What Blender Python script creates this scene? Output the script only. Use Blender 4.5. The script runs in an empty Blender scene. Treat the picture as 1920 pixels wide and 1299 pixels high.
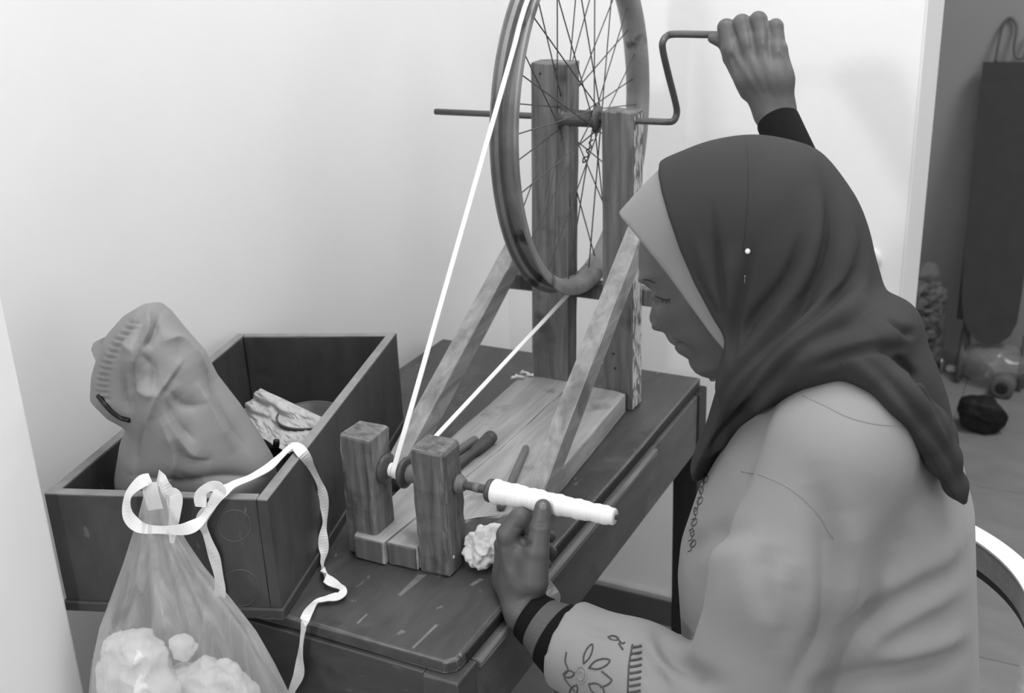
import bpy, bmesh, math, random
import numpy as np
from mathutils import Vector, Matrix
from mathutils.bvhtree import BVHTree

random.seed(4); RNG = np.random.default_rng(4)
SC = bpy.context.scene
COL = SC.collection

# ------------------------------------------------------------------ camera
T = 0.75                                   # table-top height above the floor
F = 2182.63                                # focal length in pixels of a 1920 px wide frame
YAW, PITCH, ROLL = 0.4822, 0.3767, -0.0407
CAM = np.array([0.603, -0.970, 0.85 + T])
def _cam_axes():
    f = np.array([-math.sin(YAW) * math.cos(PITCH), math.cos(YAW) * math.cos(PITCH), -math.sin(PITCH)])
    r = np.array([math.cos(YAW), math.sin(YAW), 0.0]); u = np.cross(r, f)
    return (math.cos(ROLL) * r + math.sin(ROLL) * u, -math.sin(ROLL) * r + math.cos(ROLL) * u, f)
CR, CU, CF = _cam_axes()
cd = bpy.data.cameras.new('camera'); cam = bpy.data.objects.new('camera', cd); COL.objects.link(cam)
cd.sensor_fit = 'HORIZONTAL'; cd.sensor_width = 36.0; cd.lens = F / 1920 * 36.0
cd.clip_start = 0.05; cd.clip_end = 60
cd.dof.use_dof = True; cd.dof.focus_distance = 1.45; cd.dof.aperture_fstop = 7.1
cam.matrix_world = Matrix(((CR[0], CU[0], -CF[0], CAM[0]), (CR[1], CU[1], -CF[1], CAM[1]),
                           (CR[2], CU[2], -CF[2], CAM[2]), (0, 0, 0, 1)))
SC.camera = cam

# ------------------------------------------------------------------ light
w = bpy.data.worlds.new('world'); SC.world = w; w.use_nodes = True
w.node_tree.nodes['Background'].inputs[0].default_value = (1, 1, 1, 1)
w.node_tree.nodes['Background'].inputs[1].default_value = 0.58
def area(name, loc, target, sx, sy, power):
    l = bpy.data.lights.new(name, 'AREA'); l.shape = 'RECTANGLE'; l.size = sx; l.size_y = sy; l.energy = power
    o = bpy.data.objects.new(name, l); COL.objects.link(o); o.location = loc
    o.rotation_euler = (Vector(target) - Vector(loc)).to_track_quat('-Z', 'Y').to_euler()
    return o
area('ceiling_light', (0.75, 0.05, 3.0), (0.4, 0.5, 0), 1.6, 1.3, 31)
area('rear_fill_light', (-0.1, 0.60, 2.95), (-0.1, 0.62, 0), 1.0, 0.6, 9)  # added fill brightening the box interior and upper walls
area('wall_lamp', (-0.45, -2.9, 2.35), (0.2, 0.9, 1.2), 0.30, 0.30, 30)
area('right_side_light', (3.2, -0.9, 1.9), (0.0, 0.6, 1.0), 1.2, 1.4, 14)  # soft source from the right, no window modelled
area('store_fill', (1.25, 2.3, 2.45), (1.0, 2.4, 0), 0.6, 0.6, 26)  # added fill for the dark store room, no lamp known there
SC.view_settings.view_transform = 'Standard'; SC.view_settings.look = 'None'
SC.view_settings.gamma = 1.0; SC.view_settings.use_curve_mapping = False
SC.view_settings.exposure = -0.06

# ------------------------------------------------------------------ helpers: pixels to points
def ray(x, y): return CF + CR * ((x - 960) / F) - CU * ((y - 649.5) / F)
def onx(x, y, X): d = ray(x, y); return CAM + d * ((X - CAM[0]) / d[0])
def ony(x, y, Y): d = ray(x, y); return CAM + d * ((Y - CAM[1]) / d[1])
def onz(x, y, Z): d = ray(x, y); return CAM + d * ((Z - CAM[2]) / d[2])
def onp(x, y, n, p): d = ray(x, y); n = np.array(n, float); return CAM + d * (((np.array(p) - CAM) @ n) / (d @ n))

# ------------------------------------------------------------------ helpers: materials
def g(v): # sRGB grey 0-255 to linear
    s = v / 255.0
    return ((s + 0.055) / 1.055) ** 2.4 if s > 0.04045 else s / 12.92
def mat(name, lo, hi=None, scale=(8, 8, 8), rough=0.6, bump=0.0, bscale=None, detail=6, rot=(0, 0, 0), spots=None,
        metallic=0.0, spec=0.4, distort=0.0, sheen=0.0, sss=0.0, contrast=(0.3, 0.7), edge=None):
    m = bpy.data.materials.new(name); m.use_nodes = True; nt = m.node_tree; N = nt.nodes; L = nt.links
    b = N['Principled BSDF']; b.inputs['Roughness'].default_value = rough; b.inputs['Metallic'].default_value = metallic
    b.inputs['Specular IOR Level'].default_value = spec
    if sheen: b.inputs['Sheen Weight'].default_value = sheen
    if sss: b.inputs['Subsurface Weight'].default_value = sss; b.inputs['Subsurface Scale'].default_value = 0.01
    hi = lo if hi is None else hi
    tc = N.new('ShaderNodeTexCoord'); mp = N.new('ShaderNodeMapping'); mp.inputs['Scale'].default_value = scale
    mp.inputs['Rotation'].default_value = rot
    L.new(tc.outputs['Object'], mp.inputs['Vector'])
    no = N.new('ShaderNodeTexNoise'); no.inputs['Scale'].default_value = 1.0; no.inputs['Detail'].default_value = detail
    no.inputs['Roughness'].default_value = 0.6; no.inputs['Distortion'].default_value = distort
    L.new(mp.outputs[0], no.inputs['Vector'])
    cr = N.new('ShaderNodeValToRGB'); cr.color_ramp.elements[0].position = contrast[0]; cr.color_ramp.elements[1].position = contrast[1]
    cr.color_ramp.elements[0].color = (g(lo),) * 3 + (1,); cr.color_ramp.elements[1].color = (g(hi),) * 3 + (1,)
    L.new(no.outputs['Fac'], cr.inputs['Fac']); out = cr.outputs['Color']
    if spots:                                # (grey, scale vector, threshold) worn or stained patches
        for (gv, sc, th, wd) in spots:
            mp2 = N.new('ShaderNodeMapping'); mp2.inputs['Scale'].default_value = sc; mp2.inputs['Rotation'].default_value = rot
            L.new(tc.outputs['Object'], mp2.inputs['Vector'])
            n2 = N.new('ShaderNodeTexNoise'); n2.inputs['Scale'].default_value = 1; n2.inputs['Detail'].default_value = 5
            L.new(mp2.outputs[0], n2.inputs['Vector'])
            r2 = N.new('ShaderNodeValToRGB'); r2.color_ramp.elements[0].position = th; r2.color_ramp.elements[1].position = th + wd
            r2.color_ramp.elements[0].color = (0, 0, 0, 1); r2.color_ramp.elements[1].color = (1, 1, 1, 1)
            L.new(n2.outputs['Fac'], r2.inputs['Fac'])
            mx = N.new('ShaderNodeMix'); mx.data_type = 'RGBA'
            L.new(r2.outputs['Color'], mx.inputs['Factor']); L.new(out, mx.inputs['A']); mx.inputs['B'].default_value = (g(gv),) * 3 + (1,)
            out = mx.outputs['Result']
    if edge:                                  # rubbed edges: (grey, radius, strength)
        bv = N.new('ShaderNodeBevel'); bv.samples = 6; bv.inputs['Radius'].default_value = edge[1]
        ge = N.new('ShaderNodeNewGeometry'); dt = N.new('ShaderNodeVectorMath'); dt.operation = 'DOT_PRODUCT'
        L.new(bv.outputs[0], dt.inputs[0]); L.new(ge.outputs['Normal'], dt.inputs[1])
        n4 = N.new('ShaderNodeTexNoise'); n4.inputs['Scale'].default_value = 60; n4.inputs['Detail'].default_value = 4; L.new(tc.outputs['Object'], n4.inputs['Vector'])
        m1 = N.new('ShaderNodeMapRange'); m1.inputs['From Min'].default_value = 0.985; m1.inputs['From Max'].default_value = 0.86; m1.inputs['To Max'].default_value = 1.6 * edge[2]
        L.new(dt.outputs['Value'], m1.inputs['Value']); mu = N.new('ShaderNodeMath'); mu.operation = 'MULTIPLY'; mu.use_clamp = True
        L.new(m1.outputs[0], mu.inputs[0]); L.new(n4.outputs['Fac'], mu.inputs[1])
        me_ = N.new('ShaderNodeMix'); me_.data_type = 'RGBA'; L.new(mu.outputs[0], me_.inputs['Factor']); L.new(out, me_.inputs['A']); me_.inputs['B'].default_value = (g(edge[0]),) * 3 + (1,)
        out = me_.outputs['Result']
    L.new(out, b.inputs['Base Color'])
    if bump:
        bn = N.new('ShaderNodeBump'); bn.inputs['Strength'].default_value = bump; bn.inputs['Distance'].default_value = 0.002
        if bscale:
            n3 = N.new('ShaderNodeTexNoise'); n3.inputs['Scale'].default_value = bscale; n3.inputs['Detail'].default_value = 4
            L.new(tc.outputs['Object'], n3.inputs['Vector']); L.new(n3.outputs['Fac'], bn.inputs['Height'])
        else: L.new(no.outputs['Fac'], bn.inputs['Height'])
        L.new(bn.outputs[0], b.inputs['Normal'])
    return m
def wood(name, lo, hi, axis, rough=0.55, worn=None, dark=None, rot=(0, 0, 0), fine=90, lng=5, edge=None, scuff=None):
    s = {'x': (lng, fine, fine), 'y': (fine, lng, fine), 'z': (fine, fine, lng)}[axis]
    sp = []
    if scuff: sp.append((scuff, tuple(v * 3.2 for v in s), 0.67, 0.05)); sp.append((scuff, (40, 26, 26), 0.72, 0.06))
    if worn: sp.append((worn, tuple(v * 0.25 if v > 10 else v * 0.9 for v in s), 0.62, 0.12))
    if dark: sp.append((dark, (14, 14, 14), 0.60, 0.15))
    return mat(name, lo, hi, s, rough, 0.5, spots=sp, rot=rot, distort=0.4, edge=edge)
def plastic(name, grey, alpha_lo, alpha_hi, scale, rough=0.18, trans=0.5):
    m = bpy.data.materials.new(name); m.use_nodes = True; nt = m.node_tree; N = nt.nodes; L = nt.links
    b = N['Principled BSDF']; out = N['Material Output']
    b.inputs['Base Color'].default_value = (g(grey),) * 3 + (1,); b.inputs['Roughness'].default_value = rough
    tl = N.new('ShaderNodeBsdfTranslucent'); tl.inputs[0].default_value = (g(grey),) * 3 + (1,)
    mt = N.new('ShaderNodeMixShader'); mt.inputs[0].default_value = trans
    L.new(b.outputs[0], mt.inputs[1]); L.new(tl.outputs[0], mt.inputs[2])
    tr = N.new('ShaderNodeBsdfTransparent'); mx = N.new('ShaderNodeMixShader')
    tc = N.new('ShaderNodeTexCoord'); mp = N.new('ShaderNodeMapping'); mp.inputs['Scale'].default_value = scale
    no = N.new('ShaderNodeTexNoise'); no.inputs['Scale'].default_value = 1; no.inputs['Detail'].default_value = 4; no.inputs['Distortion'].default_value = 0.8
    L.new(tc.outputs['Object'], mp.inputs[0]); L.new(mp.outputs[0], no.inputs['Vector'])
    mr = N.new('ShaderNodeMapRange'); mr.inputs['From Min'].default_value = 0.3; mr.inputs['From Max'].default_value = 0.7
    mr.inputs['To Min'].default_value = alpha_lo; mr.inputs['To Max'].default_value = alpha_hi
    L.new(no.outputs['Fac'], mr.inputs['Value']); L.new(mr.outputs[0], mx.inputs[0])
    L.new(tr.outputs[0], mx.inputs[1]); L.new(mt.outputs[0], mx.inputs[2]); L.new(mx.outputs[0], out.inputs['Surface'])
    bn = N.new('ShaderNodeBump'); bn.inputs['Strength'].default_value = 0.6; bn.inputs['Distance'].default_value = 0.004
    L.new(no.outputs['Fac'], bn.inputs['Height']); L.new(bn.outputs[0], b.inputs['Normal'])
    return m

M = {}
M['wall'] = mat('plaster', 236, 241, (3, 3, 3), 0.8, 0.12, 60, spec=0.2)
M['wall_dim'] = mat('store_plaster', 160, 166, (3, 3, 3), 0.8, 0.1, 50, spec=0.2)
M['jamb'] = mat('jamb_paint', 226, 230, (3, 3, 3), 0.6, 0.05, 60)
M['tile'] = mat('floor_tile', 124, 138, (6, 14, 6), 0.45, 0.05, 30)
M['grout'] = mat('grout', 105, 120, (30, 30, 30), 0.9)
M['skirt'] = mat('skirting', 78, 88, (8, 8, 8), 0.5)
M['skirt_top'] = mat('skirting_mortar', 165, 185, (30, 30, 30), 0.85)
M['table_top'] = wood('table_top_wood', 60, 80, 'y', 0.45, worn=90, dark=52, fine=26, lng=9, edge=(150, 0.006, 0.9), scuff=112)
M['table_x'] = wood('table_wood_x', 56, 72, 'x', 0.5, worn=80, dark=48, fine=30, lng=8, edge=(120, 0.004, 0.7), scuff=92)
M['table_y'] = wood('table_wood_y', 72, 90, 'y', 0.5, worn=98, dark=64, fine=30, lng=8, edge=(128, 0.004, 0.8), scuff=104)
M['table_z'] = wood('table_wood_z', 56, 74, 'z', 0.5, worn=84, fine=30, lng=8, edge=(124, 0.004, 0.8), scuff=92)
M['shaded_wood'] = wood('shaded_table_wood', 34, 46, 'z', 0.6)  # table wood with shade painted into its colour
M['ledge'] = wood('worn_ledge', 96, 136, 'y', 0.6, fine=60)
M['box'] = wood('box_wood', 58, 76, 'z', 0.5, worn=86, dark=52, fine=22, lng=7, scuff=92)
M['box_rim'] = mat('box_rim_wood', 122, 146, (30, 30, 30), 0.6, 0.2)
M['plank'] = wood('plank_wood', 138, 172, 'y', 0.65, worn=184, dark=112, fine=60, edge=(190, 0.004, 0.5))
M['plank_end'] = wood('plank_end_wood', 82, 112, 'z', 0.7, worn=128, dark=68, fine=60)
M['post'] = wood('post_wood', 76, 124, 'z', 0.7, worn=146, dark=62, fine=75, edge=(165, 0.003, 0.6))
M['post_old'] = wood('old_post_wood', 66, 122, 'z', 0.7, worn=150, dark=52, fine=80, lng=7, edge=(160, 0.006, 0.7))
M['brace'] = wood('brace_wood', 116, 160, 'y', 0.65, worn=176, dark=104, rot=(-0.7, 0, 0), fine=60, edge=(180, 0.003, 0.6))
M['flake'] = mat('flaking_paint', 190, 205, (60, 60, 14), 0.8, 0.6, spots=[(105, (150, 150, 40), 0.5, 0.05)])
M['dowel'] = wood('dowel_wood', 96, 120, 'y', 0.6, fine=60)
M['dowel_dark'] = wood('dark_dowel_wood', 62, 84, 'y', 0.5, fine=60)
M['turned'] = mat('turned_wood', 62, 82, (30, 30, 30), 0.4, 0.2)
M['metal_dark'] = mat('dark_steel', 80, 98, (20, 20, 20), 0.42, 0.1, metallic=0.35)
M['spoke'] = mat('spoke_steel', 66, 88, (40, 40, 40), 0.4, metallic=0.4)
M['rim'] = mat('rusty_rim', 104, 150, (6, 6, 6), 0.5, 0.25, metallic=0.25, distort=1.0, spots=[(62, (16, 16, 16), 0.58, 0.1)])
M['belt'] = mat('belt_cotton', 226, 238, (200, 200, 200), 0.85, 0.1)
M['thread'] = mat('white_thread', 236, 246, (500, 20, 20), 0.9, 0.5)
M['scarf'] = mat('scarf_jersey', 57, 63, (5, 5, 5), 0.9, 0.10, 900, spec=0.12)
M['hem'] = mat('scarf_hem', 52, 58, (5, 5, 5), 0.9, spec=0.1)
M['cap'] = mat('inner_cap_jersey', 130, 137, (5, 5, 5), 0.85, 0.10, 900, spec=0.15, sheen=0.1)
M['blouse'] = mat('blouse_cotton', 136, 143, (9, 9, 9), 0.85, 0.12, 700, spec=0.15, sheen=0.1)
M['seam'] = mat('seam_thread', 128, 138, (40, 40, 40), 0.9)
M['stitch'] = mat('dark_embroidery', 62, 86, (200, 200, 200), 0.8)
M['stitch2'] = mat('pale_embroidery', 132, 142, (200, 200, 200), 0.8)
M['black_knit'] = mat('black_knit', 13, 18, (300, 300, 300), 0.9, 0.3, spec=0.2)
M['grey_knit'] = mat('grey_knit', 84, 94, (300, 300, 300), 0.9, 0.3, spec=0.2)
M['trouser'] = mat('trouser_cotton', 150, 158, (9, 9, 9), 0.9, 0.1, 500, spec=0.1)
M['skin'] = mat('skin', 82, 92, (30, 30, 30), 0.5, 0.12, 260, sss=0.05)
M['lip'] = mat('lip_skin', 70, 76, (40, 40, 40), 0.42, 0.1)
M['nail'] = mat('nail', 120, 126, (20, 20, 20), 0.3)
M['hair_dark'] = mat('dark_lash', 34, 42, (40, 40, 40), 0.7)
M['pearl'] = mat('pearl', 240, 244, (20, 20, 20), 0.25)
M['nylon'] = mat('nylon_bag', 128, 136, (6, 6, 6), 0.5, 0.06, 300, spec=0.4)
M['cord'] = mat('black_cord', 16, 20, (40, 40, 40), 0.35)
M['bag'] = plastic('thin_plastic', 232, 0.26, 0.56, (34, 34, 2.2), 0.2)
M['packet'] = plastic('cellophane', 225, 0.55, 0.9, (26, 26, 26), 0.12, 0.25)
M['lint'] = mat('white_cotton', 222, 238, (14, 14, 14), 0.95, 0.4, 60)
M['ribbon'] = mat('white_ribbon', 224, 236, (60, 60, 60), 0.7, 0.1)
M['paper'] = mat('tissue', 212, 228, (40, 40, 40), 0.9, 0.2)
M['rail_top'] = wood('chair_pale_wood', 226, 238, 'x', 0.4, fine=60)
M['rail'] = wood('chair_wood', 140, 156, 'x', 0.4, fine=60)
M['chair_dark'] = mat('chair_dark_edge', 60, 72, (20, 20, 20), 0.5)
M['board'] = mat('board_cover', 64, 70, (20, 20, 20), 0.9, 0.1, 400)
M['wire'] = mat('grey_wire', 92, 100, (20, 20, 20), 0.5)
M['basket'] = mat('patterned_cloth', 62, 104, (34, 34, 50), 0.8, 0.4, contrast=(0.42, 0.55))
M['black'] = mat('black_cloth', 18, 26, (30, 30, 30), 0.7, 0.2)
M['clear'] = plastic('clear_wrap', 170, 0.35, 0.75, (14, 14, 14), 0.15, 0.3)
M['grey_cloth'] = mat('grey_cloth', 96, 108, (12, 12, 12), 0.8)
M['mark'] = mat('ring_stain', 84, 92, (30, 30, 30), 0.6)
M['chrome'] = mat('chrome', 170, 180, (20, 20, 20), 0.2, metallic=0.8)
M['nailhead'] = mat('nail_hole', 40, 48, (20, 20, 20), 0.8)

# ------------------------------------------------------------------ helpers: objects
def thing(name, loc, label, cat, group=None):
    e = bpy.data.objects.new(name, None); COL.objects.link(e); e.location = loc; e.empty_display_size = 0.05
    e['label'] = label; e['category'] = cat
    if group: e['group'] = group
    return e
def tag(o, label, cat, group=None):
    o['label'] = label; o['category'] = cat
    if group: o['group'] = group
    return o
def root_off(p):
    v = Vector((0, 0, 0))
    return Vector(p.location) if p.type == 'EMPTY' else v      # part meshes keep world coordinates
def link(name, me, m, parent=None, smooth=False, label=None):
    o = bpy.data.objects.new(name, me); COL.objects.link(o)
    if m is not None and not me.materials: me.materials.append(m)
    if smooth: me.polygons.foreach_set('use_smooth', [True] * len(me.polygons))
    if parent is not None:
        o.parent = parent; o.matrix_parent_inverse = Matrix.Translation(-root_off(parent))
    if label: o['label'] = label
    return o
def struct(name, me, m, parent=None):
    o = link(name, me, m, parent)
    if parent is None: o['kind'] = 'structure'
    return o
def mesh(name, v, f):
    me = bpy.data.meshes.new(name); me.from_pydata([tuple(map(float, p)) for p in v], [], [tuple(map(int, q)) for q in f]); me.update(); return me
def mesh_np(name, V, Q):
    me = bpy.data.meshes.new(name)
    me.vertices.add(len(V)); me.vertices.foreach_set('co', np.asarray(V, np.float32).ravel())
    n = len(Q); k = Q.shape[1]
    me.loops.add(n * k); me.loops.foreach_set('vertex_index', np.asarray(Q, np.int32).ravel())
    me.polygons.add(n); me.polygons.foreach_set('loop_start', np.arange(0, n * k, k, dtype=np.int32))
    me.update(calc_edges=True); me.validate(); return me
def prism_me(name, poly, z0, z1, bevel=0.0, jit=0.0, cuts=0, xf=None, seg=2):
    bm = bmesh.new(); n = len(poly)
    a = sum(poly[i][0] * poly[(i + 1) % n][1] - poly[(i + 1) % n][0] * poly[i][1] for i in range(n))
    if a < 0: poly = poly[::-1]
    lo = [bm.verts.new((p[0], p[1], z0)) for p in poly]; hi = [bm.verts.new((p[0], p[1], z1)) for p in poly]
    bm.faces.new(lo[::-1]); bm.faces.new(hi)
    for i in range(n): bm.faces.new((lo[i], lo[(i + 1) % n], hi[(i + 1) % n], hi[i]))
    if bevel: bmesh.ops.bevel(bm, geom=list(bm.edges), offset=bevel, segments=seg, profile=0.5, affect='EDGES')
    if cuts:
        L = [e for e in bm.edges if e.calc_length() > 0.05]
        bmesh.ops.subdivide_edges(bm, edges=L, cuts=cuts, use_grid_fill=True)
    if jit:
        for v in bm.verts: v.co += Vector([random.uniform(-jit, jit) for _ in range(3)])
    if xf is not None: bmesh.ops.transform(bm, matrix=xf, verts=bm.verts)
    me = bpy.data.meshes.new(name); bm.to_mesh(me); bm.free(); return me
def box_me(name, x0, x1, y0, y1, z0, z1, bevel=0.0, jit=0.0, cuts=0, xf=None):
    return prism_me(name, [(x0, y0), (x1, y0), (x1, y1), (x0, y1)], z0, z1, bevel, jit, cuts, xf)
def beam_me(name, a, b, wx, wn, side=(1, 0, 0), bevel=0.002, jit=0.0, cuts=0):
    a = Vector(a); b = Vector(b); d = (b - a); L = d.length; d.normalize()
    s = Vector(side); s = (s - d * s.dot(d)).normalized(); n = d.cross(s)
    xf = Matrix(((s.x, n.x, d.x, a.x), (s.y, n.y, d.y, a.y), (s.z, n.z, d.z, a.z), (0, 0, 0, 1)))
    return box_me(name, -wx / 2, wx / 2, -wn / 2, wn / 2, 0, L, bevel, jit, cuts, xf)
def tube_me(name, pts, r, n=10, closed=False, cap=True):
    P = [Vector(p) for p in pts]; k = len(P)
    rr = r if hasattr(r, '__len__') else [r] * k
    V = []; Fc = []; up = None
    for i in range(k):
        if closed: t = P[(i + 1) % k] - P[i - 1]
        else: t = P[min(i + 1, k - 1)] - P[max(i - 1, 0)]
        t.normalize()
        if up is None:
            up = Vector((0, 0, 1)) if abs(t.z) < 0.9 else Vector((1, 0, 0))
        up = (up - t * up.dot(t)).normalized(); s = t.cross(up)
        for j in range(n):
            a = 2 * math.pi * j / n; V.append(P[i] + (up * math.cos(a) + s * math.sin(a)) * rr[i])
    m = k if closed else k - 1
    for i in range(m):
        for j in range(n):
            a = i * n + j; b = i * n + (j + 1) % n; c = ((i + 1) % k) * n + (j + 1) % n; d = ((i + 1) % k) * n + j
            Fc.append((a, b, c, d))
    if not closed and cap:
        Fc.append(tuple(range(n - 1, -1, -1))); Fc.append(tuple((k - 1) * n + j for j in range(n)))
    return mesh(name, V, Fc)
def lathe_me(name, prof, a, axis, n=24):          # prof: (t along axis, radius); closed ends
    a = Vector(a); ax = Vector(axis).normalized(); u = ax.orthogonal().normalized(); v = ax.cross(u)
    V = []; Fc = []; k = len(prof)
    for (t, r) in prof:
        for j in range(n):
            an = 2 * math.pi * j / n; V.append(a + ax * t + (u * math.cos(an) + v * math.sin(an)) * max(r, 1e-5))
    for i in range(k - 1):
        for j in range(n):
            Fc.append((i * n + j, i * n + (j + 1) % n, (i + 1) * n + (j + 1) % n, (i + 1) * n + j))
    Fc.append(tuple(range(n - 1, -1, -1))); Fc.append(tuple((k - 1) * n + j for j in range(n)))
    return mesh(name, V, Fc)
def spline(pts, n, closed=False):                 # Catmull-Rom through 3-D points
    P = [np.array(p, float) for p in pts]; k = len(P); out = []
    segs = k if closed else k - 1
    for i in range(segs):
        p1 = P[i]; p2 = P[(i + 1) % k]
        p0 = P[i - 1] if (i > 0 or closed) else 2 * p1 - p2
        p3 = P[(i + 2) % k] if (i + 2 < k or closed) else 2 * p2 - p1
        for j in range(n):
            t = j / n
            out.append(0.5 * ((2 * p1) + (-p0 + p2) * t + (2 * p0 - 5 * p1 + 4 * p2 - p3) * t * t + (-p0 + 3 * p1 - 3 * p2 + p3) * t ** 3))
    if not closed: out.append(P[-1])
    return out
def ribbon_me(name, pts, widths, normals, th=0.0006):
    V = []; Fc = []; k = len(pts)
    for i in range(k):
        t = np.array(pts[min(i + 1, k - 1)]) - np.array(pts[max(i - 1, 0)]); t = t / (np.linalg.norm(t) + 1e-9)
        n = np.array(normals[i], float); s = np.cross(t, n); s /= (np.linalg.norm(s) + 1e-9); n = np.cross(s, t)
        p = np.array(pts[i])
        for (a, b) in ((-1, 1), (1, 1), (1, -1), (-1, -1)): V.append(p + s * a * widths[i] / 2 + n * b * th / 2)
    for i in range(k - 1):
        for j in range(4):
            a = i * 4 + j; b = i * 4 + (j + 1) % 4; Fc.append((a, a + 4, b + 4, b))
    Fc.append((0, 1, 2, 3)); Fc.append(((k - 1) * 4 + 3, (k - 1) * 4 + 2, (k - 1) * 4 + 1, (k - 1) * 4))
    return mesh(name, V, Fc)

# ------------------------------------------------------------------ helpers: implicit surfaces on a grid
class Grid:
    def __init__(s, lo, hi, h):
        s.lo = np.array(lo, float); s.h = h; s.n = np.ceil((np.array(hi) - s.lo) / h).astype(int) + 1
        s.ax = [s.lo[i] + h * np.arange(s.n[i]) for i in range(3)]
        s.D = np.full(tuple(s.n), 0.2, np.float32)
    def sl(s, lo, hi):
        a = np.clip(np.floor((np.array(lo) - s.lo) / s.h).astype(int), 0, s.n - 1)
        b = np.clip(np.ceil((np.array(hi) - s.lo) / s.h).astype(int) + 1, 1, s.n)
        return tuple(slice(int(a[i]), int(max(b[i], a[i] + 1))) for i in range(3))
    def pts(s, S):
        return (s.ax[0][S[0]][:, None, None], s.ax[1][S[1]][None, :, None], s.ax[2][S[2]][None, None, :])
    def comb(s, S, d, k, op):
        a = s.D[S]
        if op == 'sub': d = -d; x = np.maximum(a, d)
        elif op == 'int': x = np.maximum(a, d)
        else: x = np.minimum(a, d)
        if k > 0:
            hh = np.maximum(k - np.abs(a - d), 0) / k
            x = x + (hh * hh * k * 0.25) * (1 if op in ('sub', 'int') else -1)
        s.D[S] = x
    def cap(s, a, b, ra, rb, k=0.0, op='u', sc=(1, 1, 1)):
        a = np.array(a, float); b = np.array(b, float); r = max(ra, rb) + k + 3 * s.h
        S = s.sl(np.minimum(a, b) - r, np.maximum(a, b) + r); X, Y, Z = s.pts(S)
        ba = b - a; q = float(ba @ ba) + 1e-12
        t = np.clip(((X - a[0]) * ba[0] + (Y - a[1]) * ba[1] + (Z - a[2]) * ba[2]) / q, 0, 1)
        d = np.sqrt((X - a[0] - t * ba[0]) ** 2 + (Y - a[1] - t * ba[1]) ** 2 + (Z - a[2] - t * ba[2]) ** 2) - (ra + (rb - ra) * t)
        s.comb(S, d.astype(np.float32), k, op)
    def poly(s, pts, r, k=0.0, op='u'):
        rr = r if hasattr(r, '__len__') else [r] * len(pts)
        for i in range(len(pts) - 1): s.cap(pts[i], pts[i + 1], rr[i], rr[i + 1], k, op)
    def ell(s, c, r, k=0.0, op='u', R=None):
        c = np.array(c, float); r = np.array(r, float); m = r.max() + k + 3 * s.h
        S = s.sl(c - m, c + m); X, Y, Z = s.pts(S); x = X - c[0]; y = Y - c[1]; z = Z - c[2]
        if R is not None:
            x, y, z = (R[0][0] * x + R[0][1] * y + R[0][2] * z, R[1][0] * x + R[1][1] * y + R[1][2] * z, R[2][0] * x + R[2][1] * y + R[2][2] * z)
        k0 = np.sqrt((x / r[0]) ** 2 + (y / r[1]) ** 2 + (z / r[2]) ** 2); k1 = np.sqrt((x / r[0] ** 2) ** 2 + (y / r[1] ** 2) ** 2 + (z / r[2] ** 2) ** 2) + 1e-9
        s.comb(S, (k0 * (k0 - 1) / k1).astype(np.float32), k, op)
    def p2d(s, poly, dx=0.0, dz=0.0):              # signed distance to polygon in (x,z), negative inside
        X, Z = np.meshgrid(s.ax[0] - dx, s.ax[2] - dz, indexing='ij'); P = np.array(poly, float)
        d = np.full(X.shape, 1e9); ins = np.zeros(X.shape, bool); n = len(P)
        for i in range(n):
            a = P[i]; b = P[(i + 1) % n]; e = b - a
            t = np.clip(((X - a[0]) * e[0] + (Z - a[1]) * e[1]) / (e @ e + 1e-12), 0, 1)
            d = np.minimum(d, (X - a[0] - t * e[0]) ** 2 + (Z - a[1] - t * e[1]) ** 2)
            c = ((a[1] > Z) != (b[1] > Z)); den = (b[1] - a[1]) if abs(b[1] - a[1]) > 1e-12 else 1e-12
            ins ^= c & (X < (Z - a[1]) / den * e[0] + a[0])
        d = np.sqrt(d); return np.where(ins, -d, d)
    def inflate(s, poly, y0, Rm, off=0.0, k=0.0, op='u', region=None, ysc=1.0, shear=(0, 0)):
        q = -s.p2d(poly); v = (s.ax[1] - y0) / ysc
        d = np.sqrt(np.maximum(Rm - q, 0)[:, None, :] ** 2 + v[None, :, None] ** 2) - Rm - off
        if region is not None:                      # face opening: set back towards the cheeks
            for j, yy in enumerate(s.ax[1]):
                av = abs(yy - y0); d[:, j, :] = np.maximum(d[:, j, :], s.p2d(region, shear[0] * av, shear[1] * av))
        S = s.sl(s.lo, s.lo + s.h * s.n); s.comb(S, d.astype(np.float32), k, op)
    def trace(s, px, py, off=0.0):                 # first surface point along the pixel's ray
        d = ray(px, py); d = d / np.linalg.norm(d); t = np.arange(0.5, 2.6, s.h * 0.5)
        P = CAM + t[:, None] * d; I = np.round((P - s.lo) / s.h).astype(int)
        ok = np.all((I >= 0) & (I < s.n), axis=1); val = np.ones(len(t)); J = I[ok]
        val[ok] = s.D[J[:, 0], J[:, 1], J[:, 2]]
        hit = np.where(val < 0)[0]
        if len(hit) == 0: return None
        return P[hit[0]] + d * off
    def mesh(s, smooth=1):
        D = s.D; neg = D < 0; nx, ny, nz = [int(v) for v in s.n]
        cn = [(i, j, k) for i in (0, 1) for j in (0, 1) for k in (0, 1)]
        cnt = np.zeros((nx - 1, ny - 1, nz - 1), np.int8)
        for (i, j, k) in cn: cnt += neg[i:nx - 1 + i, j:ny - 1 + j, k:nz - 1 + k]
        act = (cnt > 0) & (cnt < 8); I = np.argwhere(act); idx = np.full(act.shape, -1, np.int32); idx[act] = np.arange(len(I))
        acc = np.zeros((len(I), 3)); num = np.zeros(len(I))
        val = {c: D[I[:, 0] + c[0], I[:, 1] + c[1], I[:, 2] + c[2]].astype(float) for c in cn}
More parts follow.
